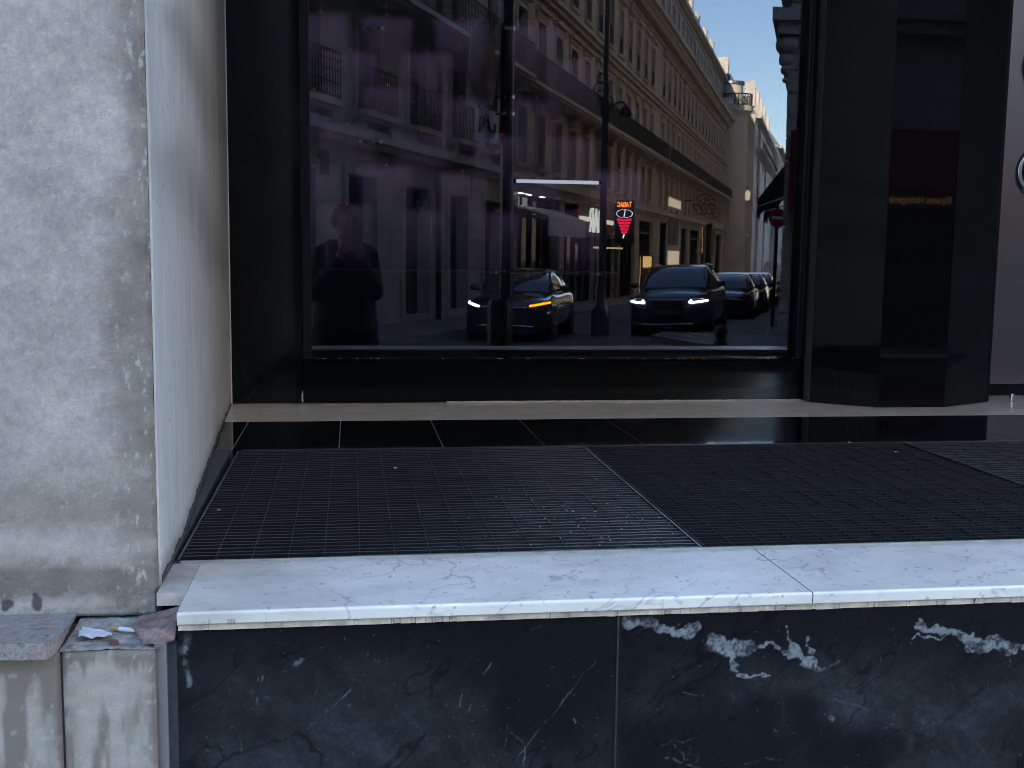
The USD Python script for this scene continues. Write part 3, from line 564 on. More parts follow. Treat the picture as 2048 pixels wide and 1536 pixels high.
lef = Polygon([st(260, -7.8), st(18.5, -7.8), st(16.9, -8.3), (-2.6, 16.6), (-4.2, 15.6), (-60, 15.2), (-60, 22), st(18, -14), st(260, -12)]).buffer(0)
draped(lef.buffer(-.15), .125, 'pavement', M_pave); draped(lef.difference(lef.buffer(-.15)), .127, 'kerb', M_kerb)
zb = thing('crosswalk', None, None, tuple(real((np.array([[*st(18, -4), -.3]]), np.array([[0, 0, 0]])))[0][0]), kind='structure')
for i in range(8):
    t = -7.2 + .86 * i
    g = Polygon([st(16.9, t), st(19.6, t), st(19.6, t + .45), st(16.9, t + .45)])
    m = MB(); m.prism(g, 0, .002); v, f = m.arrays(); v[:, 2] += ground(v[:, 1]) + .001; part(zb, 'stripe', real((v, f)), M_paint)

# --- facade kit, laid out as (along the street, across it, height)
T0 = -10.0
def fmesh(m, t0): return sth(xform(m, np.eye(3), (0, t0, 0)))
def wallrect(s0, s1, z0, z1, holes, th=.45):
    g = sbox(s0, z0, s1, z1).difference(unary_union([sbox(*h) for h in holes])) if holes else sbox(s0, z0, s1, z1)
    m = MB(); m.prism(g, 0, th); v, f = m.arrays()
    return np.stack([v[:, 0], -v[:, 2], v[:, 1]], 1), f[:, ::-1] * 1 if False else (np.stack([v[:, 0], -v[:, 2], v[:, 1]], 1), f)[1]
def window(t, s, z0, z1, w, t0, pane, surround, ped=None, wood=M_wood, trim=None):
    h = w / 2; m = MB()
    m.box(s - h, s - h + .07, -.26, -.19, z0, z1); m.box(s + h - .07, s + h, -.26, -.19, z0, z1); m.box(s - h + .07, s + h - .07, -.26, -.19, z0, z0 + .08); m.box(s - h + .07, s + h - .07, -.26, -.19, z1 - .07, z1)
    m.box(s - .04, s + .04, -.25, -.18, z0 + .08, z1 - .07)
    for k in (.34, .67): m.box(s - h + .07, s - .04, -.245, -.2, z0 + k * (z1 - z0) - .02, z0 + k * (z1 - z0) + .02); m.box(s + .04, s + h - .07, -.245, -.2, z0 + k * (z1 - z0) - .02, z0 + k * (z1 - z0) + .02)
    wf = part(t, 'window', fmesh(m, t0), wood)
    m = MB(); m.box(s - h + .01, s + h - .01, -.29, -.27, z0 + .01, z1 - .01)
    p = part(t, 'window_pane', fmesh(m, t0), pane)
    if surround:
        m = MB(); m.box(s - h - .16, s - h - .002, .001, .06, z0, z1 + .16); m.box(s + h + .002, s + h + .16, .001, .06, z0, z1 + .16); m.box(s - h - .001, s + h + .001, .001, .058, z1 + .002, z1 + .16)
        m.box(s - h - .22, s + h + .22, .001, .14, z0 - .14, z0 - .002)
        if ped == 'flat': m.box(s - h - .26, s + h + .26, .001, .22, z1 + .34, z1 + .48); m.box(s - h - .2, s + h + .2, .001, .08, z1 + .17, z1 + .338)
        if ped == 'tri':
            m.box(s - h - .3, s + h + .3, .001, .24, z1 + .30, z1 + .40); W = h + .32
            tri = Polygon([(s - W, z1 + .41), (s + W, z1 + .41), (s, z1 + .92)]); inn = Polygon([(s - W + .28, z1 + .47), (s + W - .28, z1 + .47), (s, z1 + .80)])
            a = MB(); a.prism(tri.difference(inn), 0, .24); a.prism(inn, 0, .08); v, f = a.arrays(); m.add(np.stack([v[:, 0], v[:, 2] + .001, v[:, 1]], 1), f[:, ::-1])
        part(t, 'window_surround', fmesh(m, t0), trim)
def railing(s0, s1, z, t, h=.95, dep=0., step=.13):
    m = MB(); m.box(s0, s1, t - .025, t + .025, z + h - .04, z + h); m.box(s0, s1, t - .02, t + .02, z + .05, z + .08); m.box(s0, s1, t - .015, t + .015, z + h - .2, z + h - .18)
    n = max(2, int((s1 - s0) / step))
    for i in range(n + 1):
        s = s0 + (s1 - s0) * i / n; m.box(s - .009, s + .009, t - .009, t + .009, z, z + h)
        if i < n: m.box(s + .02, s + step - .02, t - .006, t + .006, z + .3, z + .33); m.box(s + .03, s + step - .03, t - .006, t + .006, z + .55, z + .57)
    return m
def balcony(t, s0, s1, z, t0, dep=.75, con=None, mat=None, name='balcony'):
    m = MB(); m.box(s0, s1, .001, dep, z - .13, z); m.box(s0 + .03, s1 - .03, .001, dep - .09, z - .22, z - .131)
    n = int((s1 - s0) / (con or 1.4))
    for i in range(n + 1):
        s = s0 + .15 + (s1 - s0 - .3) * i / max(n, 1); m.box(s - .09, s + .09, .001, dep * .7, z - .42, z - .221); m.box(s - .08, s + .08, .001, dep * .4, z - .66, z - .421)
    bp = part(t, name, fmesh(m, t0), mat)
    part(t, 'railing', fmesh(railing(s0 + .02, s1 - .02, z, dep - .06), t0), M_iron)
def mould(s0, s1, rows):
    m = MB()
    for z0, z1, d in rows: m.box(s0, s1, .001, d, z0, z1)
    return m
def dentils(s0, s1, z0, z1, d, step=.42, w=.2):
    m = MB(); s = s0 + step / 2
    while s < s1 - w: m.box(s - w / 2, s + w / 2, .001, d, z0, z1); s += step
    return m

def block(label, s0, s1, t0, st_mat, bays, rows, z_top, holes=(), name='apartment_building', depth=11, low=-6.):
    t = thing(name, label, 'building', tuple(real((np.array([[*st(s0, t0 - 2), 0.]]), np.array([[0, 0, 0]])))[0][0]))
    hl = list(holes)
    for z0, z1, w, *_ in rows:
        for s in bays: hl.append((s - w / 2, z0, s + w / 2, z1))
    v, f = wallrect(s0, s1, low, z_top, hl); part(t, 'wall', fmesh((v, f), t0), st_mat)
    m = MB(); m.box(s0 + .003, s1 - .003, -depth, -.46, low, z_top - .01); part(t, 'wall_core', fmesh(m, t0), M_dark)
    m = MB(); m.box(s0 - .3, s0 + .002, -depth, -.0, low, z_top); part(t, 'side_wall', fmesh(m, t0), st_mat)
    for z0, z1, w, ped, ppick in rows:
        for s in bays: window(t, s, z0, z1, w, t0, M_curt if rng.random() < ppick else M_pane, True, ped, trim=st_mat)
    return t

# left end block: plain ground floor with niches, small balconies, deep balcony above
bays = [17.6, 20.9, 24.1, 27.3, 30.6, 33.9]
nich = [(22.9, .0, 24.5, 3.1), (26.4, -.2, 28.2, 3.05), (19.6, .1, 21.2, 3.1), (29.9, -.2, 31.5, 3.0), (33.2, -.3, 34.8, 3.0)]
A1 = block('dim stone apartment block at the left, small iron balconies over blank doorways', 14.5, 36.0, T0, M_st2, bays, [(4.55, 6.5, 1.25, None, .5), (7.15, 9.7, 1.25, 'flat', .4), (11.1, 13.3, 1.2, None, .4)], 15.1, nich)
for s0, z0, s1, z1 in nich:
    m = MB(); m.box(s0 + .01, s1 - .01, -.34, -.28, z0, z1 - .01); m.box(s0 + .18, s1 - .18, -.279, -.25, z0 + .2, z1 - .6); d = part(A1, 'door', fmesh(m, T0), M_door)
    m = MB(); m.box(s0 - .2, s0 - .002, .001, .07, z0, z1 + .2); m.box(s1 + .002, s1 + .2, .001, .07, z0, z1 + .2); m.box(s0 - .001, s1 + .001, .001, .068, z1 + .002, z1 + .2); part(A1, 'door_surround', fmesh(m, T0), M_st2)
part(A1, 'string_course', fmesh(mould(14.5, 36.0, [(3.72, 3.86, .20), (3.861, 4.02, .34), (4.021, 4.12, .26)]), T0), M_st3)
for s in bays: balcony(A1, s - .95, s + .95, 4.50, T0, .42, 1.2, M_st2)
balcony(A1, 20.0, 35.8, 7.1, T0, .95, 1.6, M_st3)
part(A1, 'cornice', fmesh(mould(14.5, 36.0, [(14.6, 14.8, .25), (14.801, 15.1, .6)]), T0), M_st1)
m = MB(); m.cyl((28.85, .09, -1), (28.85, .09, 14.5), .075, n=10); part(A1, 'drain_pipe', fmesh(m, T0), M_iron)
m = MB(); m.box(14.4, 36.0, -10.8, -.1, 15.101, 17.5); part(A1, 'roof', fmesh(m, T0), M_slate2)
m = MB(); m.box(21.45, 22.0, .002, .02, 3.0, 3.5); part(A1, 'street_plate', fmesh(m, T0), plain('blue_plate', (.05, .06, .12), rough=.4))

def big_block(label, s0, s1, bays, stm, shops):
    t = block(label, s0, s1, T0, stm, bays, [(4.45, 6.35, 1.15, None, .45), (7.15, 9.55, 1.2, 'flat', .5), (11.15, 13.3, 1.15, 'tri', .45)], 15.1, shops)
    balcony(t, s0 + .2, s1 - .2, 7.05, T0, .8, 2.75, stm)
    part(t, 'string_course', fmesh(mould(s0, s1, [(3.66, 3.8, .16), (3.801, 3.98, .34), (3.981, 4.06, .24)]), T0), stm)
    part(t, 'string_course', fmesh(mould(s0, s1, [(10.3, 10.48, .2), (10.481, 10.62, .36), (10.621, 10.75, .24)]), T0), stm)
    part(t, 'cornice', fmesh(mould(s0, s1, [(14.1, 14.25, .12), (14.78, 14.95, .55), (14.951, 15.2, .8)]), T0), stm)
    part(t, 'dentil_row', fmesh(dentils(s0, s1, 14.35, 14.779, .5), T0), stm)
    for s in bays:
        m = MB()
        for i in range(7): m.box(s - .55 + i * .17, s - .53 + i * .17, .02, .04, 11.15, 12.0)
        m.box(s - .6, s + .6, .015, .05, 11.98, 12.02); part(t, 'window_rail', fmesh(m, T0), M_iron)
    # attic storey behind a dark zinc slope
    g = Polygon([(-.02, 15.201), (-1.0, 16.45), (-10.9, 16.45), (-10.9, 15.201)])
    m = MB(); m.prism(g, s0, s1); v, f = m.arrays(); v = np.stack([v[:, 2], v[:, 0], v[:, 1]], 1); r = part(t, 'roof_slope', fmesh((v, f), T0), M_slate2)
    v, f = wallrect(s0, s1, 16.4, 19.4, [(s - .5, 17.0, s + .5, 18.4) for s in bays], .4); part(t, 'attic_wall', fmesh((v, f), T0 - .6), stm)
    m = MB(); m.box(s0, s1, -11, -.42, 16.46, 19.4); part(t, 'attic_core', fmesh(m, T0 - .6), M_dark)
    for s in bays: window(t, s, 17.0, 18.4, 1.0, T0 - .6, M_pane, True, None, trim=stm)
    part(t, 'upper_cornice', fmesh(mould(s0, s1, [(18.75, 18.9, .12), (19.05, 19.2, .3), (19.201, 19.5, .5)]), T0 - .6), stm)
    g = Polygon([(.15, 19.501), (-1.6, 21.2), (-10.9, 21.6), (-10.9, 19.501)])
    m = MB(); m.prism(g, s0, s1); v, f = m.arrays(); v = np.stack([v[:, 2], v[:, 0], v[:, 1]], 1); r = part(t, 'roof', fmesh((v, f), T0 - .6), M_zinc)
    return t, r
bays2 = [37.5 + 2.72 * i for i in range(12)]
shops2 = [(37.0, -3, 43.0, 3.4), (44.2, -3, 50.8, 3.4), (52.0, -3, 56.2, 3.3), (57.4, -3, 62.6, 3.3), (64, -3, 69.6, 3.3)]
A2, roof2 = big_block('long brown limestone block with triangular pediments and one balcony along it', 36.03, 70.7, bays2, M_st1, shops2)
bays3 = [72.3 + 2.72 * i for i in range(18)]
shops3 = [(72.6, -4, 76.2, 3.4), (77.2, -4, 82.6, 3.4), (84, -4, 88.2, 3.3), (90, -4, 97, 3.3), (98.5, -4, 103, 3.3), (105, -4, 110, 3.3), (112, -4, 118, 3.3)]
A3, roof3 = big_block('far limestone block with chimney stacks catching sun above its dark roof', 70.73, 121.0, bays3, M_st1, shops3)
for t, sh in ((A2, shops2), (A3, shops3)):
    for i, (s0, z0, s1, z1) in enumerate(sh):
        m = MB(); m.box(s0 + .01, s1 - .01, -.42, -.30, z0, z1 - .01)
        d = part(t, 'shopfront', fmesh(m, T0), M_pane)
        m = MB(); n = 4
        for k in range(n + 1):
            s = s0 + .06 + (s1 - s0 - .12) * k / n; m.box(s - .05, s + .05, -.299, -.2, z0, z1 - .02)
        m.box(s0 + .02, s1 - .02, -.298, -.21, z1 - .75, z1 - .62); part(t, 'shopfront_frame', fmesh(m, T0), M_dark)
M_clad = plain('dark_shop_cladding', (.055, .048, .042), rough=.45, var=.25, scale=1.5)
for s0, s1, z1 in ((36.04, 36.99, 3.5), (43.01, 44.19, 3.5), (50.81, 51.99, 3.5), (56.21, 57.39, 3.4)):
    m = MB(); m.box(s0, s1, .002, .07, -3, z1); m.box(s0 + .2, s1 - .2, .071, .10, -.2, z1 - .3); part(A2, 'shop_pier', fmesh(m, T0), M_clad)
m = MB(); m.box(36.04, 56.3, .002, .11, 3.41, 3.655); part(A2, 'shop_fascia', fmesh(m, T0 + .0), M_clad)
for s0, s1, z, w in ((60, 61, 22.2, 1), (66, 67.0, 22.4, 1)):
    m = MB(); m.box(s0, s1, -2.6, -1.2, 20.4, z); part(roof2, 'chimney', fmesh(m, T0 - .6), M_st3)
for i, (s0, hh) in enumerate(((72, 22.0), (77, 22.1), (82.5, 22.2), (88, 22.3), (94, 22.6), (97.5, 24.3), (103, 22.2), (110, 22.2), (117, 22.4))):
    m = MB(); m.box(s0, s0 + .8, -2.2, -.7, 20.2, hh); m.box(s0 - .06, s0 + .86, -2.26, -.64, hh + .001, hh + .12)
    for k in range(3): m.cyl((s0 + .4, -1.9 + .45 * k, hh + .12), (s0 + .4, -1.9 + .45 * k, hh + .5), .12, .1, 8)
    part(roof3, 'chimney', fmesh(m, T0 - .6), M_st3, label='tall pale chimney block' if hh > 24 else None)
# corner turret block beyond, then brick banded and far blocks
t4 = thing('corner_building', 'pale corner building with a rounded turret and iron balcony on top', 'building', tuple(real((np.array([[*st(128, -9), 0.]]), np.array([[0, 0, 0]])))[0][0]))
v, f = wallrect(121.6, 146, -7, 17.5, [(s - .6, z, s + .6, z + 2.2) for s in (132, 136, 140, 144) for z in (.5, 4.5, 8, 11.3, 14.3)]); part(t4, 'wall', fmesh((v, f), T0 + .6), M_st3)
m = MB(); m.box(121.61, 145.9, -10, -.46, -7, 17.4); part(t4, 'wall_core', fmesh(m, T0 + .6), M_dark)
m = MB(); m.box(121.2, 121.6, -10, -.0, -7, 17.5); part(t4, 'side_wall', fmesh(m, T0 + .6), M_st3)
tu = MB(); tu.cyl((122.9, .1, -7), (122.9, .1, 15.8), 1.25, n=24); part(t4, 'turret', fmesh(tu, T0 + .6), M_st3, 40)
tu = MB(); tu.cyl((122.9, .1, 15.801), (122.9, .1, 16.2), 1.35, 1.75, 24); tu.cyl((122.9, .1, 16.201), (122.9, .1, 16.7), 1.8, n=24); part(t4, 'turret_cornice', fmesh(tu, T0 + .6), M_st3, 40)
tu = MB()
for i in range(28):
    a = 2 * math.pi * i / 28; c = (122.9 + 1.65 * math.cos(a), .1 + 1.65 * math.sin(a)); tu.box(c[0] - .05, c[0] + .05, c[1] - .05, c[1] + .05, 16.7, 17.9)
tu.ring((122.9, .1, 17.9), (1, 0, 0), (0, 1, 0), 1.65, .07, 28, 6); tu.ring((122.9, .1, 17.2), (1, 0, 0), (0, 1, 0), 1.65, .04, 28, 6); part(t4, 'turret_railing', fmesh(tu, T0 + .6), M_iron)
tu = MB(); tu.cyl((122.9, -.3, 16.701), (122.9, -.3, 19.0), 1.1, n=20); part(t4, 'turret_room', fmesh(tu, T0 + .6), M_st3, 40)
tu = MB(); tu.cyl((122.9, -.3, 19.001), (122.9, -.3, 19.3), 1.25, 1.2, 20); tu.box(122.6, 146, -9.6, -.6, 17.51, 20.2); part(t4, 'roof', fmesh(tu, T0 + .6), M_zinc)
m = MB(); m.box(127, 128.2, -3, -1.2, 20.21, 22.6); part(t4, 'chimney', fmesh(m, T0 + .6), M_st3)
for s in (132, 136, 140, 144):
    for z in (.5, 4.5, 8, 11.3, 14.3): window(t4, s, z, z + 2.2, 1.2, T0 + .6, M_pane, False)
    balcony(t4, s - .9, s + .9, 8, T0 + .6, .45, 1.2, M_st3)
part(t4, 'cornice', fmesh(mould(128, 146, [(16.9, 17.1, .4), (17.101, 17.45, .8)]), T0 + .6), M_st3)
part(t4, 'string_course', fmesh(mould(128, 146, [(3.4, 3.6, .3), (3.601, 3.9, .5)]), T0 + .6), M_st3)
t5 = thing('brick_building', 'grey stone and red brick house far down the street', 'building', tuple(real((np.array([[*st(150, -9), 0.]]), np.array([[0, 0, 0]])))[0][0]))
for k, (s0, s1, mt) in enumerate(((146.1, 152, M_st3), (152.01, 160, M_brick), (160.01, 172, M_st3), (172.01, 178, M_brick), (178.01, 196, M_st3))):
    v, f = wallrect(s0, s1, -8, 18.6, [((s0 + s1) / 2 - .7, z, (s0 + s1) / 2 + .7, z + 2.1) for z in (4.8, 8.2, 11.6, 15)]); part(t5, 'wall', fmesh((v, f), T0 + 1.4), mt)
    for z in (4.8, 8.2, 11.6, 15): window(t5, (s0 + s1) / 2, z, z + 2.1, 1.4, T0 + 1.4, M_pane, False)
m = MB(); m.box(146.11, 195.9, -9, -.46, -8, 18.5); part(t5, 'wall_core', fmesh(m, T0 + 1.4), M_dark)
m = MB(); m.box(145.7, 146.1, -9, .0, -8, 18.6); part(t5, 'side_wall', fmesh(m, T0 + 1.4), M_st3)
balcony(t5, 147, 195, 14.6, T0 + 1.4, 1.0, 4, M_st3); part(t5, 'cornice', fmesh(mould(146.1, 196, [(18.2, 18.6, .7)]), T0 + 1.4), M_st3)
g = Polygon([(.2, 18.61), (-2.2, 22), (-9, 22), (-9, 18.61)]); m = MB(); m.prism(g, 146.1, 196); v, f = m.arrays(); rf = part(t5, 'roof', fmesh((np.stack([v[:, 2], v[:, 0], v[:, 1]], 1), f), T0 + 1.4), M_zinc)
for s in (149, 158, 167, 176, 188):
    m = MB(); m.box(s, s + 1.0, -1.6, -.3, 20, 23.2); part(rf, 'chimney', fmesh(m, T0 + 1.4), M_st3)
t6 = thing('far_building', 'last stone house at the far end of the street', 'building', tuple(real((np.array([[*st(200, -9), 0.]]), np.array([[0, 0, 0]])))[0][0]))
v, f = wallrect(197, 300, -9, 19.5, [(s - .8, z, s + .8, z + 2.2) for s in range(201, 299, 5) for z in (1, 5, 8.5, 12, 15.5)]); part(t6, 'wall', fmesh((v, f), T0 + 2.2), M_st1)
m = MB(); m.box(197.01, 300, -9, -.46, -9, 19.4); part(t6, 'wall_core', fmesh(m, T0 + 2.2), M_dark)
m = MB(); m.box(196.6, 197, -9, 0, -9, 19.5); part(t6, 'side_wall', fmesh(m, T0 + 2.2), M_st2)
g = Polygon([(.2, 19.51), (-2.2, 23), (-9, 23), (-9, 19.51)]); m = MB(); m.prism(g, 197, 300); v, f = m.arrays(); part(t6, 'roof', fmesh((np.stack([v[:, 2], v[:, 0], v[:, 1]], 1), f), T0 + 2.2), M_zinc)
part(t6, 'cornice', fmesh(mould(197, 300, [(19.0, 19.4, .7)]), T0 + 2.2), M_st1)
t7 = thing('closing_building', 'pale building closing the view at the end of the street', 'building', tuple(real((np.array([[*st(330, -2), 0.]]), np.array([[0, 0, 0]])))[0][0]))
m = MB(); m.box(330, 345, -20, 30, -10, 14); part(t7, 'wall', sth(m), M_st3)
m = MB(); m.box(329, 346, -20.5, 30.5, 14.001, 17); part(t7, 'roof', sth(m), M_zinc)

# --- building on the right corner: quoins, red awning, black awnings
tr = thing('quoined_corner_building', 'grey stone corner building with banded quoins and a red shop awning', 'building', (CXv + 4, 2 * YG - CYv - 3, 0))
R0, T1 = CXv, (np.array([CXv, CYv, 0]) @ N)
S1 = np.array([CXv, CYv, 0]) @ U
foot = Polygon([(R0 + .06, CYv + .05), (48, CYv + .05), (48, CYv + 14), tuple((np.array([*st(150, T1 + 8)]))), st(150, T1 + .06)])
m = MB(); m.prism(foot, -5, 19.5); part(tr, 'wall', real(m), M_st4)
m = MB(); m.prism(foot.buffer(-.3), 19.501, 22.5); part(tr, 'roof', real(m), M_zinc)
z, i = -.4, 0
while z < 19:
    h = .40; m = MB()
    n2 = np.array([-N[0], -N[1]])
    a = np.array([CXv, CYv])
    L1, L2 = (.62, .45) if i % 2 else (.45, .62)
    pts = [a, a + np.array([L1, 0]), a + np.array([L1, .3]), a + np.array([.30, .35]) + U[:2] * 0, a + U[:2] * L2 + N[:2] * .3, a + U[:2] * L2]
    m.prism(Polygon(pts).buffer(0), z + .024, z + h - .024); part(tr, 'quoin', real(m), M_st4); z += h; i += 1
for z, hh, d in ((5.62, .22, .30), (5.40, .219, .2), (6.6, .1, .26), (12.2, .25, .3), (18.9, .6, .7)):
    g = Polygon([(R0, CYv), (48, CYv), (48, CYv + 14), st(150, T1 + 8), st(150, T1)]).buffer(d, join_style=2)
    m = MB(); m.prism(g, z, z + hh - .002); part(tr, 'string_course', real(m), M_st4)
m = MB(); prof = [(.0, 5.2), (.12, 5.0), (.05, 4.75), (.0, 4.4)]
cbk = []
for zc, rr in ((5.25, .20), (4.98, .13), (4.80, .09), (4.62, .05)):
    s_ = trimesh.creation.icosphere(2, rr); s_.apply_translation([CXv - .04, CYv + .02, zc]); m.tm(s_)
part(tr, 'corbel', real(m), M_st4, 40)
m = MB()
for k in range(70):
    x = CXv - .25 + k * .16; m.box(x, x + .02, CYv - .34, CYv - .32, 6.7, 7.6)
    q_ = np.array([CXv, CYv]) - N[:2] * .3 + U[:2] * (k * .16); m.box(q_[0], q_[0] + .02, q_[1], q_[1] + .02, 6.7, 7.6)
part(tr, 'railing', real(m), M_iron)
for k in range(4):
    x = CXv + 2.4 + 3.0 * k
    for z in (7.2, 10.4, 13.6):
        m = MB(); m.box(x - .65, x + .65, CYv + .02, CYv + .045, z, z + 2.2); p_ = part(tr, 'window_pane', real(m), M_pane)
        m = MB(); m.box(x - .8, x - .651, CYv - .03, CYv + .04, z, z + 2.35); m.box(x + .651, x + .8, CYv - .03, CYv + .04, z, z + 2.35); m.box(x - .65, x + .65, CYv - .03, CYv + .04, z + 2.201, z + 2.35); part(tr, 'window_surround', real(m), M_st4)
m = MB(); m.box(CXv + .8, 22, CYv + .01, CYv + .04, -.3, 2.9); part(tr, 'shopfront', real(m), M_pane)
# red awning over the corner shop, with its lettering
ra = thing('red_awning', 'dark red shop awning with pale lettering on the corner building', 'awning', (CXv + 2, 2 * YG - CYv + .7, 2.3))
M_red = plain('red_canvas', (.19, .012, .016), rough=.8, var=.1)
x0, x1 = CXv + .10, 18.0
g = Polygon([(-.005, 3.75), (-1.35, 2.62), (-1.37, 2.25), (-1.34, 2.25), (-1.32, 2.60), (-.005, 3.70)])
m = MB(); m.prism(g, x0, x1); v, f = m.arrays(); part(ra, 'canvas', real((np.stack([v[:, 2], CYv + v[:, 0], v[:, 1]], 1), f)), M_red)
for xe in (x0 - .012, x1):
    g = Polygon([(-.005, 3.70), (-1.32, 2.60), (-1.34, 2.25), (-.005, 2.25)]); m = MB(); m.prism(g, xe, xe + .012); v, f = m.arrays(); part(ra, 'end_panel', real((np.stack([v[:, 2], CYv + v[:, 0], v[:, 1]], 1), f)), M_red)
t_ = meshkit.text_mesh('Elysees Horlogerie', .115, .004); v = np.array(t_.vertices); W_ = v[:, 0].max()
xc = at_y(1841, 405, 2 * 3.803 - (2 * YG - CYv + 1.375))[0]
v = np.stack([xc + W_ / 2 * .8 - v[:, 0] * .8, CYv - 1.372 - v[:, 2], 2.37 + v[:, 1]], 1); part(ra, 'lettering', real((v, np.array(t_.faces)[:, :])), glow('lit_lettering', (1, .62, .42), .26))
# black awnings out over the side street
for k, (s0, s1, lab) in enumerate(((31.3, 32.5, 'black canvas awning nearest the corner, jutting over the side street'), (35.2, 37.2, 'second black awning behind the first, farther down the side street'))):
    aw = thing('black_awning', lab, 'awning', tuple(real((np.array([[*st(s0, T1 - .5), 2.6]]), np.array([[0, 0, 0]])))[0][0]))
    g = Polygon([(0, 4.35), (-1.05, 2.95), (-1.07, 2.45), (-1.04, 2.45), (-1.02, 2.93), (0, 4.29)])
    m = MB(); m.prism(g, s0, s1); v, f = m.arrays(); part(aw, 'canvas', sth((np.stack([v[:, 2], T1 + .05 + v[:, 0], v[:, 1]], 1), f)), M_dark)
    g = Polygon([(0, 4.29), (-1.02, 2.93), (-1.04, 2.45), (0, 3.75)]); m = MB(); m.prism(g, s0, s0 + .02); v, f = m.arrays(); part(aw, 'end_panel', sth((np.stack([v[:, 2], T1 + .05 + v[:, 0], v[:, 1]], 1), f)), M_dark)
    m = MB(); m.tube([(s0 - .02, T1 + .0, 3.1), (s0 - .02, T1 - .98, 2.75)], .02); part(aw, 'arm', sth(m), M_trim)

# --- shop signs, awning and lit fronts on the left side
aw = thing('white_awning', 'small white awning with spotlights over a lit shop on the long block', 'awning', tuple(real((np.array([[*st(39, -9.5), 2.6]]), np.array([[0, 0, 0]])))[0][0]))
s0, s1 = 36.6, 42.6
g = Polygon([(.02, 3.02), (1.25, 2.62), (1.25, 1.98), (1.22, 1.98), (1.22, 2.58), (.02, 2.97)]); m = MB(); m.prism(g, s0, s1); v, f = m.arrays(); part(aw, 'canvas', fmesh((np.stack([v[:, 2], v[:, 0], v[:, 1]], 1), f[:, ::-1]), T0), plain('white_canvas', (.55, .53, .50), rough=.8))
lit = thing('lit_shopfront', 'bright shop window with three spotlights above the white awning', 'shopfront', tuple(real((np.array([[*st(39, -10), 3]]), np.array([[0, 0, 0]])))[0][0]))
m = MB(); m.box(37.3, 39.6, -.295, -.28, 2.95, 3.36); part(lit, 'lit_panel', fmesh(m, T0), E_cool)
m = MB(); m.box(36.9, 42.0, .111, .24, 3.42, 3.64); part(lit, 'lamp_rail', fmesh(m, T0), M_dark)
for s in (37.0, 38.0, 40.0):
    m = MB(); m.box(s - .22, s + .22, .12, .23, 3.385, 3.418); part(lit, 'spotlight', fmesh(m, T0), E_white)
sg = thing('lit_letter_sign', 'white glowing letters between two light bars on a dark fascia', 'shop sign', tuple(real((np.array([[*st(49, -10), 2.8]]), np.array([[0, 0, 0]])))[0][0]))
m = MB(); m.box(46.5, 55.5, .002, .12, 2.1, 3.5); part(sg, 'fascia', fmesh(m, T0), M_dark)
t_ = meshkit.text_mesh('BAR', 1.0, .05, True); v = np.array(t_.vertices); W_ = v[:, 0].max(); wd = 3.0
v = np.stack([51.9 - v[:, 0] / W_ * wd, .125 + v[:, 2], 2.35 + v[:, 1]], 1); part(sg, 'letters', fmesh((v, np.array(t_.faces)), T0), glow('sign_letters', (.9, 1, .85), .55))
for s0, s1 in ((46.8, 48.6), (52.4, 54.6)):
    m = MB(); m.box(s0, s1, .125, .2, 2.75, 2.95); part(sg, 'light_bar', fmesh(m, T0), glow('light_bar', (1, .95, .72), .5) if s0 < 50 else L('light_bar'))
m = MB(); m.box(49.5, 57, .2, .26, 1.62, 1.70); part(sg, 'light_strip', fmesh(m, T0), glow('light_strip', (1, .78, .5), .35))
# tobacconist's neon, projecting from the wall and facing along the street
nc = st(54.5, -9.25); nz = 2.95
ns = thing('neon_sign', 'red neon sign shaped like a carrot with a white oval and orange letters above', 'neon sign', tuple(real((np.array([[*nc, nz]]), np.array([[0, 0, 0]])))[0][0]))
def face(px_, pz, d=0.): return np.array([54.5 - d, -9.25 + px_, nz + pz])
m = MB(); m.box(54.5, 54.7, -9.72, -8.78, nz - 1.1, nz + 1.0); part(ns, 'case', sth(m), M_dark)
t_ = meshkit.text_mesh('TABAC', .24, .02, True); v = np.array(t_.vertices); W_ = v[:, 0].max()
v = np.stack([54.48 - v[:, 2], -9.25 + .36 - v[:, 0] / W_ * .72, nz + .68 + v[:, 1]], 1); part(ns, 'letters', sth((v, np.array(t_.faces))), glow('orange_neon', (1, .32, .04), 1.3))
m = MB(); m.ring(face(0, .36, .03), (0, .40, 0), (0, 0, .20), 1., .045, 30, 6); m.tube([face(.05, .55, .03), face(0, .3, .03), face(-.02, .2, .03)], .025); part(ns, 'oval', sth(m), glow('white_neon', (.72, .85, 1), .9))
for k in range(5):
    w = .36 - .055 * k; z = .08 - .15 * k; m = MB(); m.tube([face(-w, z, .03), face(0, z - .04, .03), face(w, z, .03)], .035 + .02); part(ns, 'stripe', sth(m), glow('red_neon', (1, .02, .08), .75) if k == 0 else L('red_neon'))
m = MB(); m.tube([face(0, -.62, .03), face(-.05, -.8, .03)], .035); part(ns, 'tip', sth(m), L('white_neon'))
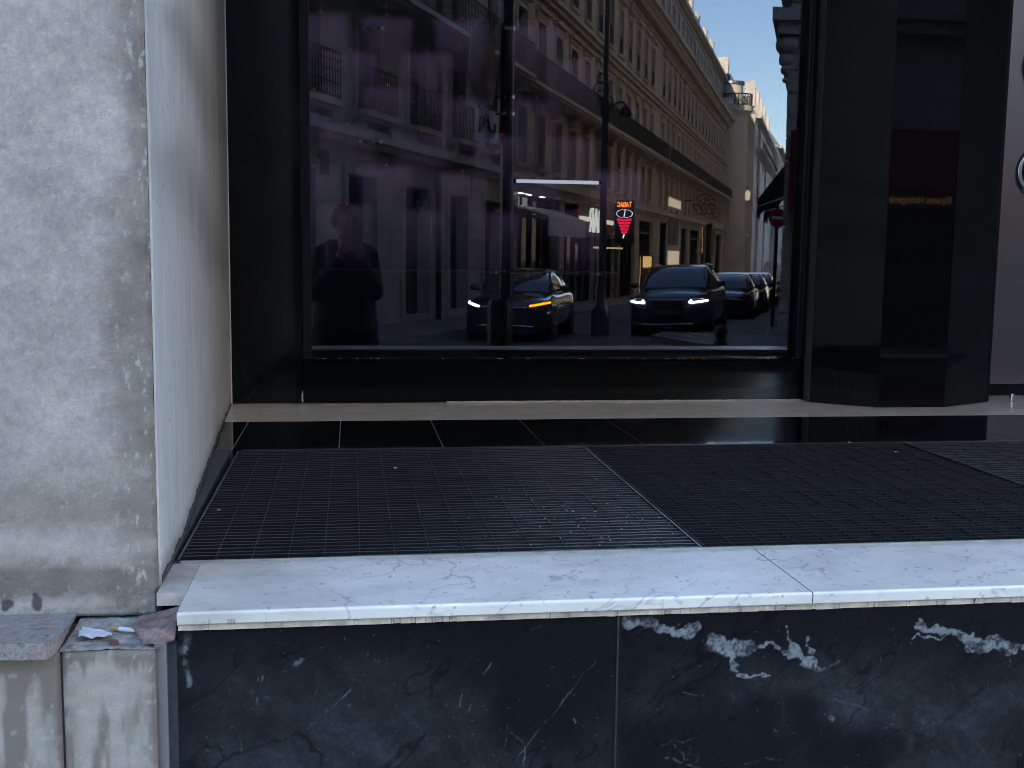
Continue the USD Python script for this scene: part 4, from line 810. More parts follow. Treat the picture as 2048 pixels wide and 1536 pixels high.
# lit stone front with two arched windows, golden windows farther on
gp = thing('lit_stone_front', 'pale lit stone shopfront with two dark arched windows', 'shopfront', tuple(real((np.array([[*st(76, -10), 2]]), np.array([[0, 0, 0]])))[0][0]))
m = MB(); m.box(75.4, 82.4, .005, .10, -.2, 5.2); part(gp, 'panel', fmesh(m, T0), plain('pale_front', (.62, .56, .46), rough=.7))
for s in (76.9, 79.9):
    hw = 1.2; arch = Polygon([(s - hw, 2.0), (s + hw, 2.0)] + [(s + hw * math.cos(a), 3.7 + .7 * math.sin(a)) for a in np.linspace(0, math.pi, 14)])
    m = MB(); m.prism(arch, 0, .06); v, f = m.arrays(); part(gp, 'window', fmesh((np.stack([v[:, 0], v[:, 2] + .101, v[:, 1]], 1), f[:, ::-1]), T0), M_dark)
m = MB(); m.box(76, 82, .101, .14, .0, 1.6); part(gp, 'lit_panel', fmesh(m, T0), E_pale)
m = MB(); m.box(75.6, 82.2, .101, .14, 4.55, 5.1); part(gp, 'lit_panel', fmesh(m, T0), E_pale)
gw = thing('golden_window', 'tall golden lit shop windows beyond the pale stone front', 'window', tuple(real((np.array([[*st(105, -10), 2]]), np.array([[0, 0, 0]])))[0][0]))
for s0, s1 in ((99.3, 101.8), (105.6, 109.4)):
    m = MB(); m.box(s0, s1, .005, .05, 1.4, 4.0); part(gw, 'lit_pane', fmesh(m, T0), E_gold)
    m = MB()
    for k in range(5): s = s0 + (s1 - s0) * k / 4; m.box(s - .12, s + .12, .051, .16, 1.3, 4.1)
    part(gw, 'bars', fmesh(m, T0), M_iron)
lf = thing('lit_low_window', 'row of golden lit panes low behind the dark sport utility car', 'window', tuple(real((np.array([[*st(67, -10), .5]]), np.array([[0, 0, 0]])))[0][0]))
m = MB(); m.box(64.6, 69.0, .005, .05, -.9, 1.25); part(lf, 'lit_pane', fmesh(m, T0), E_gold)
m = MB(); m.box(64.5, 69.1, .052, .16, .35, .6)
for k in range(9): s = 64.6 + 4.4 * k / 8; m.box(s - .13, s + .13, .051, .15, -.9, 1.25 if k % 8 == 0 else .349)
part(lf, 'bars', fmesh(m, T0), M_iron)
for s, z, lab in ((85, 5.0, 'black iron wheel bracket nearer the pale lit front'), (90.5, 4.9, 'black iron wheel bracket farther along the golden windows')):
    ib = thing('iron_bracket', lab, 'bracket', tuple(real((np.array([[*st(s, -8.8), z]]), np.array([[0, 0, 0]])))[0][0]))
    m = MB(); m.ring((s, T0 + 1.5, z), (0, 1, 0), (0, 0, 1), .75, .03, 30, 6); m.ring((s, T0 + 1.5, z), (0, 1, 0), (0, 0, 1), .42, .022, 24, 6); part(ib, 'wheel', sth(m), M_iron)
    m = MB()
    for a in np.arange(5) * 2 * math.pi / 5: m.cyl((s, T0 + 1.5, z), (s, T0 + 1.5 + .75 * math.cos(a), z + .75 * math.sin(a)), .022, n=6)
    m.cyl((s, T0, z + .3), (s, T0 + .6, z + .3), .05, n=6); part(ib, 'spokes', sth(m), M_iron)
ft = thing('iron_post', 'dark iron post between the golden windows', 'post', tuple(real((np.array([[*st(89.4, -8.5), 0]]), np.array([[0, 0, 0]])))[0][0]))
m = MB(); m.lathe([(.0, -2.6), (.45, -2.6), (.35, -1.5), (.22, -1.2), (.2, 3.4), (.3, 3.6), (0, 3.8)], (0, 0, 0), 12); v, f = m.arrays(); part(ft, 'shaft', sth((v + np.array([89.4, -8.5, 0]), f)), M_iron)
# hanging lantern on the turret house
hl = thing('street_lantern', 'small lit lantern hanging on the pale corner building', 'lantern', tuple(real((np.array([[*st(131, -8.6), 8]]), np.array([[0, 0, 0]])))[0][0]))
m = MB(); m.lathe([(0, 0), (.22, .05), (.34, .8), (.2, 1.0), (0, 1.2)], (131, -8.3, 7.4), 10); part(hl, 'glass_body', sth(m), glow('lantern', (1, .85, .6), .5)); m = MB(); m.tube([(131, -9.4, 8.7), (131, -8.3, 8.9), (131, -8.3, 8.6)], .05); part(hl, 'arm', sth(m), M_iron)

# --- street furniture
lp0 = np.array([5.62, 25.0])
lp = thing('street_lamp', 'tall dark street lamp with iron scrollwork and one hooded arm', 'street lamp', tuple(real((np.array([[*lp0, ground(25.)]]), np.array([[0, 0, 0]])))[0][0]))
g0 = float(ground(25.))
m = MB(); m.lathe([(0, g0), (.22, g0), (.22, g0 + .5), (.12, g0 + .7), (.085, g0 + 1.2), (.07, 4.6), (.10, 4.7), (.055, 4.9), (.045, 9.5), (0, 9.5)], (*lp0, 0), 16); part(lp, 'column', real(m), plain('green_black_iron', (.07, .078, .078), rough=.35), 30)
m = MB(); m.tube([(lp0[0], lp0[1], 4.55), (lp0[0] + .12, lp0[1], 4.68), (lp0[0] + .3, lp0[1], 4.80), (lp0[0] + .42, lp0[1], 4.80), (lp0[0] + .46, lp0[1], 4.72)], .025); part(lp, 'arm', real(m), M_iron)
m = MB(); m.lathe([(0, 4.74), (.03, 4.74), (.10, 4.66), (.15, 4.54), (.155, 4.50), (.14, 4.50), (0, 4.56)], (lp0[0] + .46, lp0[1], 0), 18); h_ = part(lp, 'lamp_hood', real(m), M_iron, 40)
m = MB()
for cz, R_ in ((5.05, .17), (4.95, .10), (5.3, .11)):
    m.ring((lp0[0] - .1, lp0[1] - .02, cz), (1, 0, 0), (0, 0, 1), R_, .016, 20, 5)
m.ring((lp0[0] + .05, lp0[1] - .02, 4.8), (1, 0, 0), (0, 0, 1), .12, .016, 20, 5); part(lp, 'scrollwork', real(m), M_iron)
# parking sign pole close by, with a wide sleeve at its foot
sp = thing('sign_pole', 'dark sign pole with steel clips, a wide sleeve and two edge-on signs', 'sign', tuple(real((np.array([[1.215, 8.8, 0]]), np.array([[0, 0, 0]])))[0][0]))
px_, py_ = 1.215, 8.8
M_pole = plain('pole_paint', (.012, .016, .017), rough=.22, var=.1)
m = MB(); m.cyl((px_, py_, 0), (px_ - .02, py_, 4.3), .056, n=20); part(sp, 'pole', real(m), M_pole, 40)
m = MB(); m.lathe([(0, 0), (.11, 0), (.105, .05), (.098, 1.08), (.08, 1.12), (0, 1.12)], (px_ - .06, py_, 0), 20); part(sp, 'sleeve', real(m), M_pole, 40)
for z in (3.17, 2.66, 2.53):
    m = MB(); m.cyl((px_ - .01, py_, z), (px_ - .01, py_, z + .02), .060, n=20); m.box(px_ - .10, px_ - .04, py_ - .012, py_ + .012, z + .003, z + .017); part(sp, 'clip', real(m), M_chrome)
sa = .25                                                # sign faces turned almost along the view
def sgn(mesh, c): 
    a = math.asin(.25) + .14
    Mx = np.array([[math.sin(a), 0, -math.cos(a)], [math.cos(a), 0, math.sin(a)], [0, 1, 0]]); return real(xform(mesh, Mx, c))
m = MB(); m.cyl((0, 0, 0), (0, 0, .012), .34, n=44); sd = part(sp, 'round_sign', sgn(m, (px_ - .20, py_ - .05, 2.90)), plain('sign_back_red', (.10, .045, .05), rough=.5))
m = MB(); m.ring((0, 0, .006), (1, 0, 0), (0, 1, 0), .335, .012, 44, 6); part(sp, 'sign_rim', sgn(m, (px_ - .20, py_ - .05, 2.90)), plain('sign_rim', (.2, .2, .21), rough=.4))
def sgn2(mesh, c):
    a = .62
    Mx = np.array([[math.sin(a), 0, -math.cos(a)], [math.cos(a), 0, math.sin(a)], [0, 1, 0]]); return real(xform(mesh, Mx, c))
pc = (px_ - .17, py_ - .02, 2.445)
m = MB(); m.prism(sbox(-.17, -.11, .17, .11).buffer(.015), 0, .01); pl = part(sp, 'plate', sgn2(m, pc), plain('plate_white', (.45, .45, .47), rough=.5))
m = MB()
for pts in ([(-.13, -.06), (-.11, .05), (-.05, .06), (-.09, -.01)], [(-.12, -.05), (-.02, .04)], [(0, .06), (.04, -.03), (.05, -.01)], [(.04, -.03), (.12, -.03), (.13, .03)]):
    m.tube([(x, y, .011) for x, y in pts], .011, 6)
    m.tube([(x, y, -.001) for x, y in pts], .011, 6)
part(sp, 'graffiti', sgn2(m, pc), plain('marker_ink', (.03, .03, .04), rough=.6))
bo = thing('bollard', 'short dark iron bollard with a round head at the corner kerb', 'bollard', tuple(real((np.array([[3.05, 9.0, 0]]), np.array([[0, 0, 0]])))[0][0]))
m = MB(); m.lathe([(0, 0), (.075, 0), (.075, .1), (.05, .14), (.045, .72), (.06, .74), (.06, .77), (.035, .79), (.055, .83), (.055, .87), (.03, .90), (0, .905)], (3.05, 9.0, 0), 18); part(bo, 'post', real(m), M_iron, 40)
ne0 = (10.47, 27.0); gz = float(ground(27.)) + .12
ne = thing('no_entry_sign', 'round red no-entry sign with white bar on a thin dark post', 'sign', tuple(real((np.array([[*ne0, gz]]), np.array([[0, 0, 0]])))[0][0]))
m = MB(); m.cyl((*ne0, gz), (*ne0, 2.75), .045, n=12); part(ne, 'post', real(m), M_iron)
def nsg(mesh, d): return real(xform(mesh, np.array([[1, 0, 0], [0, 0, -1], [0, 1, 0]]) , (ne0[0], ne0[1] - .06 - d, 2.38)))
m = MB(); m.cyl((0, 0, 0), (0, 0, .015), .225, n=36); part(ne, 'disc', nsg(m, 0), plain('sign_red', (.66, .025, .035), rough=.4))
m = MB(); m.ring((0, 0, .008), (1, 0, 0), (0, 1, 0), .228, .012, 36, 6); part(ne, 'rim', nsg(m, 0), L('sign_rim'))
m = MB(); m.box(-.165, .165, -.04, .04, .016, .019); part(ne, 'bar', nsg(m, 0), plain('sign_white', (.88, .88, .88), rough=.4))

# --- cars
M_glass = plain('car_glass', (.03, .042, .055), rough=.03, spec=1., coat_weight=1.)
M_tyre = plain('tyre', (.012, .012, .012), rough=.8); M_rim = plain('alloy_rim', (.25, .25, .26), rough=.3, metal=.8)
M_black = plain('black_trim', (.006, .006, .007), rough=.35)
E_drl = glow('headlight_white', (.72, .86, 1), 5.5); E_amb = glow('indicator_amber', (1, .24, .0), 3.0)
M_chr = plain('car_chrome', (.55, .56, .58), rough=.12, metal=1.)
M_plate = plain('number_plate', (.12, .12, .125), rough=.5)
def loft(st_, half, smooth_cap=True):
    rings = []
    for s in st_:
        h = half(s); full = [(y, z) for y, z in h] + [(-y, z) for y, z in h[::-1] if y > 1e-6]
        rings.append([(s[0], y, z) for y, z in full])
    k = len(rings[0]); v = np.array([p for r in rings for p in r]); f = []
    for i in range(len(rings) - 1):
        for j in range(k): f.append((i * k + j, i * k + (j + 1) % k, (i + 1) * k + (j + 1) % k, (i + 1) * k + j))
    n = len(v); c0, c1 = v[:k].mean(0), v[-k:].mean(0); v = np.vstack([v, c0, c1]); ff = [np.array(f)[:, [0, 1, 2]], np.array(f)[:, [0, 2, 3]]]
    ff.append(np.array([(n, (j + 1) % k, j) for j in range(k)])); b0 = (len(rings) - 1) * k; ff.append(np.array([(n + 1, b0 + j, b0 + (j + 1) % k) for j in range(k)]))
    f = np.vstack(ff); vol = np.einsum('ij,ij->i', v[f[:, 0]], np.cross(v[f[:, 1]], v[f[:, 2]])).sum()
    return v, f if vol > 0 else f[:, ::-1]
def interp(st_, n=46):
    st_ = np.array(st_, float); x = np.concatenate([np.linspace(st_[0, 0], st_[1, 0], 5)[:-1], np.linspace(st_[1, 0], st_[-2, 0], n), np.linspace(st_[-2, 0], st_[-1, 0], 5)[1:]])
    from scipy.interpolate import PchipInterpolator
    return np.column_stack([x] + [PchipInterpolator(st_[:, 0], st_[:, k])(x) for k in range(1, st_.shape[1])])
def body_half(s):
    x, w, zb, zt, cr = s
    return [(0, zb), (w * .78, zb), (w * .93, zb + .05), (w * .985, zb + .18), (w, zb + .34), (w * .99, zb + .5 * (zt - zb) + .06), (w * .965, zt - .14), (w * .91, zt - .05), (w * .80, zt), (w * .66, zt + cr * .55), (w * .45, zt + cr * .8), (0, zt + cr)]
def cabin_half(s):
    x, wb, wt, zb, zt = s; h = zt - zb
    return [(0, zb - .05), (wb, zb - .05), (wb * .985 + wt * .015, zb + h * .15), (wb * .5 + wt * .5, zb + h * .6), (wt, zb + h * .9), (wt * .86, zb + h * .985), (wt * .4, zt + h * .02), (0, zt + h * .025)]
def make_car(kind, label, group, paint, name='car'):
    t = thing(name, label, 'car', (0, 0, 0), group)
    k = dict(suv=dict(L=4.64, w=.92, h=1.64, belt=1.08, hood=1.0, wb=(.92, 3.62), r=.36), hatch=dict(L=4.45, w=.90, h=1.50, belt=1.0, hood=.92, wb=(.88, 3.58), r=.335), sedan=dict(L=4.6, w=.90, h=1.47, belt=.98, hood=.90, wb=(.9, 3.65), r=.33))[kind]
    Lc, w, H, be, ho = k['L'], k['w'], k['h'], k['belt'], k['hood']
    body = interp([(0, w * .74, .30, ho - .22, .02), (.10, w * .88, .24, ho - .13, .03), (.35, w * .965, .21, ho - .05, .05), (.9, w, .21, ho + .0, .06), (1.45, w, .21, be - .02, .04), (Lc * .55, w, .21, be, .0), (Lc - .6, w * .99, .23, be + .03, .0), (Lc - .15, w * .93, .28, be + .0, .0), (Lc, w * .82, .36, be - .15, .0)])
    t.nose = loft(body, body_half); part(t, 'body', t.nose, paint, 35)
    cab = interp([(1.18, w * .84, w * .80, be - .02, be + .02), (1.55, w * .88, w * .76, be, be + .27), (2.05, w * .90, w * .68, be, H - .06), (2.6, w * .90, w * .67, be, H - .005), (3.3, w * .89, w * .66, be, H - .02), (Lc - .75, w * .87, w * .64, be, H - .12), (Lc - .35, w * .82, w * .68, be, be + .22), (Lc - .12, w * .78, w * .74, be, be + .03)])
    part(t, 'windows', loft(cab, cabin_half), M_glass, 40)
    rf = [s + np.array([0, -w * .9 * 0, 0, 0, .0]) for s in cab if 2.0 < s[0] < Lc - .7]
    v, f = loft(rf, lambda s: [(0, s[4] - .06), (s[2] * .98, s[4] - .085), (s[2] * 1.012, s[3] + (s[4] - s[3]) * .9 + .003), (s[2] * .87, s[3] + (s[4] - s[3]) * .985 + .007), (s[2] * .4, s[4] + .018), (0, s[4] + .022)]); part(t, 'roof', (v, f), paint, 35)
    for sg_ in (-1, 1):
        m = MB(); P = lambda i, a: np.array([cab[i][0], sg_ * (cab[i][1] * (1 - a) + cab[i][2] * a + .004), cab[i][3] + (cab[i][4] - cab[i][3]) * a * .93])
        idx = [i for i in range(len(cab)) if 1.2 < cab[i][0] < 2.12]; m.tube([P(i, .97) for i in idx], .032, 6)
        i2 = min(range(len(cab)), key=lambda i: abs(cab[i][0] - 2.85)); m.tube([P(i2, 0), P(i2, .95)], .035, 6)
        idx = [i for i in range(len(cab)) if Lc - .95 < cab[i][0] < Lc - .3]; m.tube([P(i, .95) for i in idx], .05, 6); part(t, 'pillar', m, paint if sg_ else paint)
        m = MB(); sph = trimesh.creation.icosphere(2, 1.0); sph.apply_scale([.07, .11, .075]); sph.apply_translation([1.62, sg_ * (w + .10), be + .08]); m.tm(sph); m.cyl((1.6, sg_ * (w * .9), be + .03), (1.6, sg_ * (w + .04), be + .06), .03, n=6); part(t, 'mirror', m, paint, 40)
    for xw in k['wb']:
        for sg_ in (-1, 1):
            r = k['r']; y0 = sg_ * (w - .20); y1 = sg_ * (w + .006)
            m = MB(); m.cyl((xw, sg_ * (w - .3), r + .01), (xw, sg_ * (w + .001), r + .01), r + .05, n=28); part(t, 'wheel_arch', m, M_black)
            m = MB(); m.cyl((xw, y0, r), (xw, y1, r), r, n=30); wh = part(t, 'wheel', m, M_tyre, 30)
            m = MB(); m.ring((xw, y1, r), (1, 0, 0), (0, 0, 1), r * .68, .018, 24, 6)
            for a in np.arange(5) * 2 * math.pi / 5 + .3: m.cyl((xw, y1, r), (xw + r * .66 * math.cos(a), y1, r + r * .66 * math.sin(a)), .03, .022, 6)
            part(t, 'rim', m, M_rim)
    return t, k
def place_thing(t, xv, yv, azr, dz=0., roll=0., prim=None):
    x, y, z = xv, 2 * YG - yv, float(ground(yv)) + .003 + dz; e = np.array([math.sin(azr), -math.cos(azr), 0])
    pitch = math.atan(-.019 * math.cos(azr))
    ex = np.array([e[0] * math.cos(pitch), e[1] * math.cos(pitch), math.sin(pitch)]); ey = np.cross([0, 0, 1], ex); ey /= np.linalg.norm(ey); ez = np.cross(ex, ey)
    c, s = math.cos(roll), math.sin(roll); ey, ez = c * ey + s * ez, -s * ey + c * ez
    xf = UsdGeom.Xformable(prim or t.prim); xf.ClearXformOpOrder()
    xf.MakeMatrixXform().Set(Gf.Matrix4d(*ex, 0, *ey, 0, *ez, 0, x, y, z, 1))
def front_x(bm, y, z):                                   # where the nose of a car body lies at (y, z)
    v, f = bm; a, b_, c = v[f[:, 0]], v[f[:, 1]], v[f[:, 2]]
    d = (b_[:, 1] - a[:, 1]) * (c[:, 2] - a[:, 2]) - (c[:, 1] - a[:, 1]) * (b_[:, 2] - a[:, 2]); d = np.where(np.abs(d) < 1e-12, 1e-12, d)
    u = ((y - a[:, 1]) * (c[:, 2] - a[:, 2]) - (c[:, 1] - a[:, 1]) * (z - a[:, 2])) / d; w = ((b_[:, 1] - a[:, 1]) * (z - a[:, 2]) - (y - a[:, 1]) * (b_[:, 2] - a[:, 2])) / d
    k = (u >= -1e-6) & (w >= -1e-6) & (u + w <= 1 + 1e-6)
    return float((a[:, 0] + u * (b_[:, 0] - a[:, 0]) + w * (c[:, 0] - a[:, 0]))[k].min()) if k.any() else .0
def strip(t, name, pts, wd, mat, xo=-.004, th=.03, n=6):
    q_ = []
    for a, b_ in zip(pts[:-1], pts[1:]):
        for k in range(n): q_.append(np.array(a) + (np.array(b_) - np.array(a)) * k / n)
    q_.append(np.array(pts[-1])); m = MB(); m.tube([(front_x(t.nose, p[1], p[2]) + xo, p[1], p[2]) for p in q_], wd, 6); return part(t, name, m, mat)
P_black = plain('black_car_paint', (.012, .013, .016), rough=.12, var=.05, coat_weight=1., coat_roughness=.04)
P_blue = plain('dark_blue_car_paint', (.028, .036, .048), rough=.15, var=.05, coat_weight=1., coat_roughness=.04)
# dark hatchback, one white daytime light and one amber indicator
c1_, k = make_car('hatch', 'dark hatchback half hidden by the sign pole, white light and amber indicator lit', None, P_black)
strip(c1_, 'headlight', [(.17, -.84, .80), (.09, -.66, .75), (.05, -.52, .715)], .026, E_drl); strip(c1_, 'headlight', [(.17, .84, .80), (.09, .66, .76), (.05, .52, .735)], .024, E_amb, -.014)
m = MB(); m.box(-.012, .03, -.50, .50, .46, .69); gr = part(c1_, 'grille', m, M_black)
for z in (.70, .60, .50): strip(c1_, 'grille_bar', [(-.005, -.47, z), (-.012, 0, z + .01), (-.005, .47, z)], .009, M_chr)
m = MB(); m.box(-.03, -.013, -.26, .26, .42, .53); part(c1_, 'number_plate', m, M_plate)
m = MB(); m.box(.0, .14, -.74, .74, .235, .38); part(c1_, 'air_intake', m, M_black)
strip(c1_, 'bumper_trim', [(.03, -.80, .30), (-.01, -.5, .33), (-.012, 0, .34), (-.01, .5, .33), (.03, .80, .30)], .011, M_chr)
place_thing(c1_, 3.08, 22.7, .335)
# dark sport utility car, arrow shaped lights
c2_, k = make_car('suv', 'dark sport utility car facing the window with two white arrow shaped lights', None, P_blue)
for sg_ in (-1, 1):
    strip(c2_, 'headlight', [(.26, sg_ * .86, .80), (.13, sg_ * .66, .775), (.06, sg_ * .50, .755), (.10, sg_ * .545, .82)], .026, E_drl, -.02)
    m = MB(); m.tube([(.24, sg_ * .84, .86), (.09, sg_ * .56, .855)], .05, 6); part(c2_, 'headlamp_lens', m, M_glass)
m = MB(); m.prism(Polygon([(-.36, .80), (.36, .80), (.26, .62), (.46, .30), (-.46, .30), (-.26, .62)]), 0, .03); v, f = m.arrays(); part(c2_, 'grille', (np.stack([-.002 - v[:, 2], v[:, 0], v[:, 1]], 1), f), M_black)
strip(c2_, 'grille_frame', [(.0, -.40, .83), (-.02, 0, .84), (.0, .40, .83)], .008, M_chr, -.02)
strip(c2_, 'grille_frame', [(.0, .38, .82), (-.02, .27, .62), (.0, .48, .31)], .008, M_chr, -.03); strip(c2_, 'grille_frame', [(.0, -.38, .82), (-.02, -.27, .62), (.0, -.48, .31)], .008, M_chr, -.03)
m = MB(); m.ring((-.04, 0, .735), (0, 1, 0), (0, 0, 1), .055, .008, 20, 6); part(c2_, 'badge', m, M_chr)
m = MB(); m.box(-.055, -.04, -.26, .26, .50, .61); npl = part(c2_, 'number_plate', m, M_plate)
t_ = meshkit.text_mesh('FA 803 EJ', .065, .003); v = np.array(t_.vertices); v = np.stack([-.056 - v[:, 2], .22 - v[:, 0] / v[:, 0].max() * .44, .52 + v[:, 1]], 1); part(c2_, 'plate_letters', (v, np.array(t_.faces)), plain('plate_ink', (.02, .02, .02), rough=.5))
strip(c2_, 'bumper_trim', [(.02, -.56, .29), (-.02, 0, .285), (.02, .56, .29)], .016, M_chr, -.03)
for sg_ in (-1, 1):
    m = MB(); m.tube([(2.1, sg_ * .6, 1.66), (3.9, sg_ * .57, 1.62)], .018, 6); part(c2_, 'roof_rail', m, M_chr)
place_thing(c2_, 7.02, 24.4, .43, roll=.045)
# parked cars behind it
pk, k = make_car('sedan', 'dark parked car close behind the sport utility car', 'dark cars parked along the right kerb', P_blue, 'parked_car')
for sg_ in (-1, 1):
    m = MB(); m.tube([(.2, sg_ * .82, .76), (.08, sg_ * .5, .72)], .05, 6); part(pk, 'headlamp_lens', m, M_glass)
m = MB(); m.box(-.01, .04, -.4, .4, .45, .68); part(pk, 'grille', m, M_black)
m = MB(); m.box(-.03, -.011, -.26, .26, .40, .51); part(pk, 'number_plate', m, M_plate)
for i, (s, tt, lab) in enumerate(((33.0, -2.75, None), (38.8, -2.65, 'dark parked car, second in the row at the right kerb'), (45.0, -2.6, 'dark parked car farthest back, just before the pale van'))):
    q_ = s * U + tt * N
    if i == 0: place_thing(pk, q_[0], q_[1], AZ)
    else:
        x = UsdGeom.Xform.Define(stage, f'/World/parked_car_{i:03d}'); x.GetPrim().GetReferences().AddInternalReference(pk.path); x.GetPrim().SetInstanceable(True)
        tag(x.GetPrim(), lab, 'car', 'dark cars parked along the right kerb'); place_thing(None, q_[0], q_[1], AZ, prim=x.GetPrim())
# pale van
vn = thing('van', 'pale boxy van at the end of the row of parked cars', 'van')
M_van = plain('van_paint', (.42, .47, .52), rough=.3, var=.04)
vs_ = interp([(0, .86, .34, .95, .03), (.12, .95, .28, 1.08, .04), (.5, 1.0, .26, 1.15, .05), (.9, 1.0, .26, 1.2, .02), (4.7, 1.0, .28, 1.2, 0), (4.8, .97, .32, 1.15, 0)]); part(vn, 'body', loft(vs_, body_half), M_van, 35)
cv = interp([(.75, .95, .90, 1.17, 1.24), (1.35, .97, .86, 1.2, 2.0), (1.7, .98, .86, 1.2, 2.08), (4.6, .97, .86, 1.2, 2.08), (4.78, .95, .86, 1.2, 1.95)]); part(vn, 'cabin', loft(cv, cabin_half), M_van, 35)
m = MB(); m.add([(.80, -.80, 1.27), (.80, .80, 1.27), (1.32, .76, 1.95), (1.32, -.76, 1.95), (.76, -.80, 1.27), (.76, .80, 1.27), (1.28, .76, 1.95), (1.28, -.76, 1.95)], [(0, 1, 2, 3), (4, 7, 6, 5), (0, 4, 5, 1), (1, 5, 6, 2), (2, 6, 7, 3), (3, 7, 4, 0)]); part(vn, 'windscreen', m, M_glass)
for xw in (.95, 3.9):
    for sg_ in (-1, 1):
        m = MB(); m.cyl((xw, sg_ * .8, .33), (xw, sg_ * 1.01, .33), .33, n=24); part(vn, 'wheel', m, M_tyre)
m = MB(); m.box(-.03, .03, -.5, .5, .55, .8); part(vn, 'grille', m, M_black)
q_ = 54.0 * U - 1.75 * N; place_thing(vn, q_[0], q_[1], AZ)

# --- photographer, standing on the pavement and seen only in the glass
def spheres(chain, r, fine=.02):
    out = m3.Manifold()
    for a, b in chain:
        pa, pb = np.array(a[:3]), np.array(b[:3]); ra, rb = a[3], b[3]
        s1_ = m3.Manifold.sphere(ra, 20).translate(tuple(pa)); s2_ = m3.Manifold.sphere(rb, 20).translate(tuple(pb)); out = out + m3.Manifold.batch_hull([s1_, s2_])
    return out
def smoothed(man, ln, it=8):
    k_ = man.refine_to_length(ln).to_mesh(); t = trimesh.Trimesh(k_.vert_properties[:, :3], k_.tri_verts, process=True); trimesh.smoothing.filter_taubin(t, iterations=it); return np.array(t.vertices), np.array(t.faces)
BX, BY = -.04, -.36
def jp(x, y, z, r): return (BX + x, BY + y, z, r)
# body faces +y (towards the window); camera is held under the chin at (0, 0, 1.5)
legs = []
for s in (-1, 1):
    legs += [(jp(.10 * s, 0, .92, .10), jp(.11 * s, .02, .50, .068)), (jp(.11 * s, .02, .50, .066), jp(.115 * s, -.01, .10, .045)), (jp(.115 * s, -.02, .055, .045), jp(.13 * s, .14, .045, .038))]
tors = [(jp(-.09, 0, .95, .12), jp(.09, 0, .95, .12)), (jp(-.07, .01, .98, .125), jp(-.08, .0, 1.25, .125)), (jp(.07, .01, .98, .125), jp(.08, .0, 1.25, .125)), (jp(-.085, 0, 1.25, .125), jp(-.10, -.01, 1.42, .095)), (jp(.085, 0, 1.25, .125), jp(.10, -.01, 1.42, .095)), (jp(-.10, -.01, 1.42, .095), jp(.10, -.01, 1.42, .095)), (jp(-.08, 0, 1.25, .125), jp(.08, 0, 1.25, .125)), (jp(0, -.01, 1.45, .07), jp(0, .015, 1.57, .056)), (jp(-.15, -.01, 1.445, .06), jp(.15, -.01, 1.445, .06)), (jp(-.05, -.01, 1.49, .055), jp(-.15, -.01, 1.45, .06)), (jp(.05, -.01, 1.49, .055), jp(.15, -.01, 1.45, .06))]
arms = []
for s in (-1, 1):
    arms += [(jp(.170 * s, -.01, 1.43, .058), jp(.215 * s, .05, 1.18, .048)), (jp(.215 * s, .05, 1.18, .046), (.075 * s, -.075, 1.44, .03))]
hands = []
for s in (-1, 1):
    wx = np.array([.072 * s, -.07, 1.455])
    hands += [((*wx, .026), (.066 * s, -.05, 1.50, .020)), ((.066 * s, -.05, 1.50, .020), (.060 * s, -.046, 1.525, .018))]
    for i, l in enumerate((.030, .036, .034, .026)):
        z_ = 1.540 - .018 * i; r_ = .0088 - .0004 * i; a0 = (.062 * s, -.040, z_ - .006, r_); a1 = (.055 * s, -.012, z_, r_ * .95); a2 = ((.055 - l) * s, -.0105, z_ + .001, r_ * .8); hands += [(a0, a1), (a1, a2)]
    hands += [((.060 * s, -.056, 1.478, .011), (.045 * s, -.052, 1.466, .010)), ((.045 * s, -.052, 1.466, .010), (.022 * s, -.048, 1.470, .008))]
hc = np.array([BX + .0, BY + .035, 1.685])
sk = m3.Manifold.sphere(1., 40).scale((.076, .095, .112)).translate(tuple(hc + [0, -.01, .012])) + m3.Manifold.batch_hull([m3.Manifold.sphere(.045, 24).translate(tuple(hc + [0, .035, -.085])), m3.Manifold.sphere(.06, 24).translate(tuple(hc + [0, .02, -.03])), m3.Manifold.sphere(.055, 24).translate(tuple(hc + [0, -.02, -.06]))])
sk = sk + m3.Manifold.batch_hull([m3.Manifold.sphere(.008, 12).translate(tuple(hc + [0, .088, .015])), m3.Manifold.sphere(.013, 12).translate(tuple(hc + [0, .098, -.022]))]) + m3.Manifold.sphere(1, 16).scale((.026, .012, .006)).translate(tuple(hc + [0, .078, -.058])) + m3.Manifold.sphere(1, 16).scale((.024, .012, .007)).translate(tuple(hc + [0, .077, -.069]))
for s in (-1, 1): sk = sk + m3.Manifold.sphere(1, 16).scale((.009, .020, .032)).translate(tuple(hc + [.079 * s, -.005, -.005])) - m3.Manifold.sphere(.014, 14).translate(tuple(hc + [.030 * s, .090, .010]))
for s in (-1, 1): sk = sk + m3.Manifold.sphere(.0125, 14).translate(tuple(hc + [.030 * s, .076, .010]))
pe = thing('person', 'dark clothed person with short hair holding a small camera under the chin', 'person', (BX, BY, 0))
bodym = sk
for a, b_ in tors + arms + legs + hands:
    bodym = bodym + m3.Manifold.batch_hull([m3.Manifold.sphere(a[3], 18).translate(tuple(a[:3])), m3.Manifold.sphere(b_[3], 18).translate(tuple(b_[:3]))])
part(pe, 'body', smoothed(bodym, .012, 4), plain('skin', (.25, .15, .11), rough=.6), True)
M_coat = plain('dark_jacket', (.013, .016, .017), rough=.85, var=.3, scale=14., bump=.4, bscale=20.); M_trous = plain('dark_trousers', (.016, .016, .02), rough=.85)
def grown(ch, g): return [((*a[:3], a[3] + g), (*b_[:3], b_[3] + g * (1.0))) for a, b_ in ch]
jk = m3.Manifold()
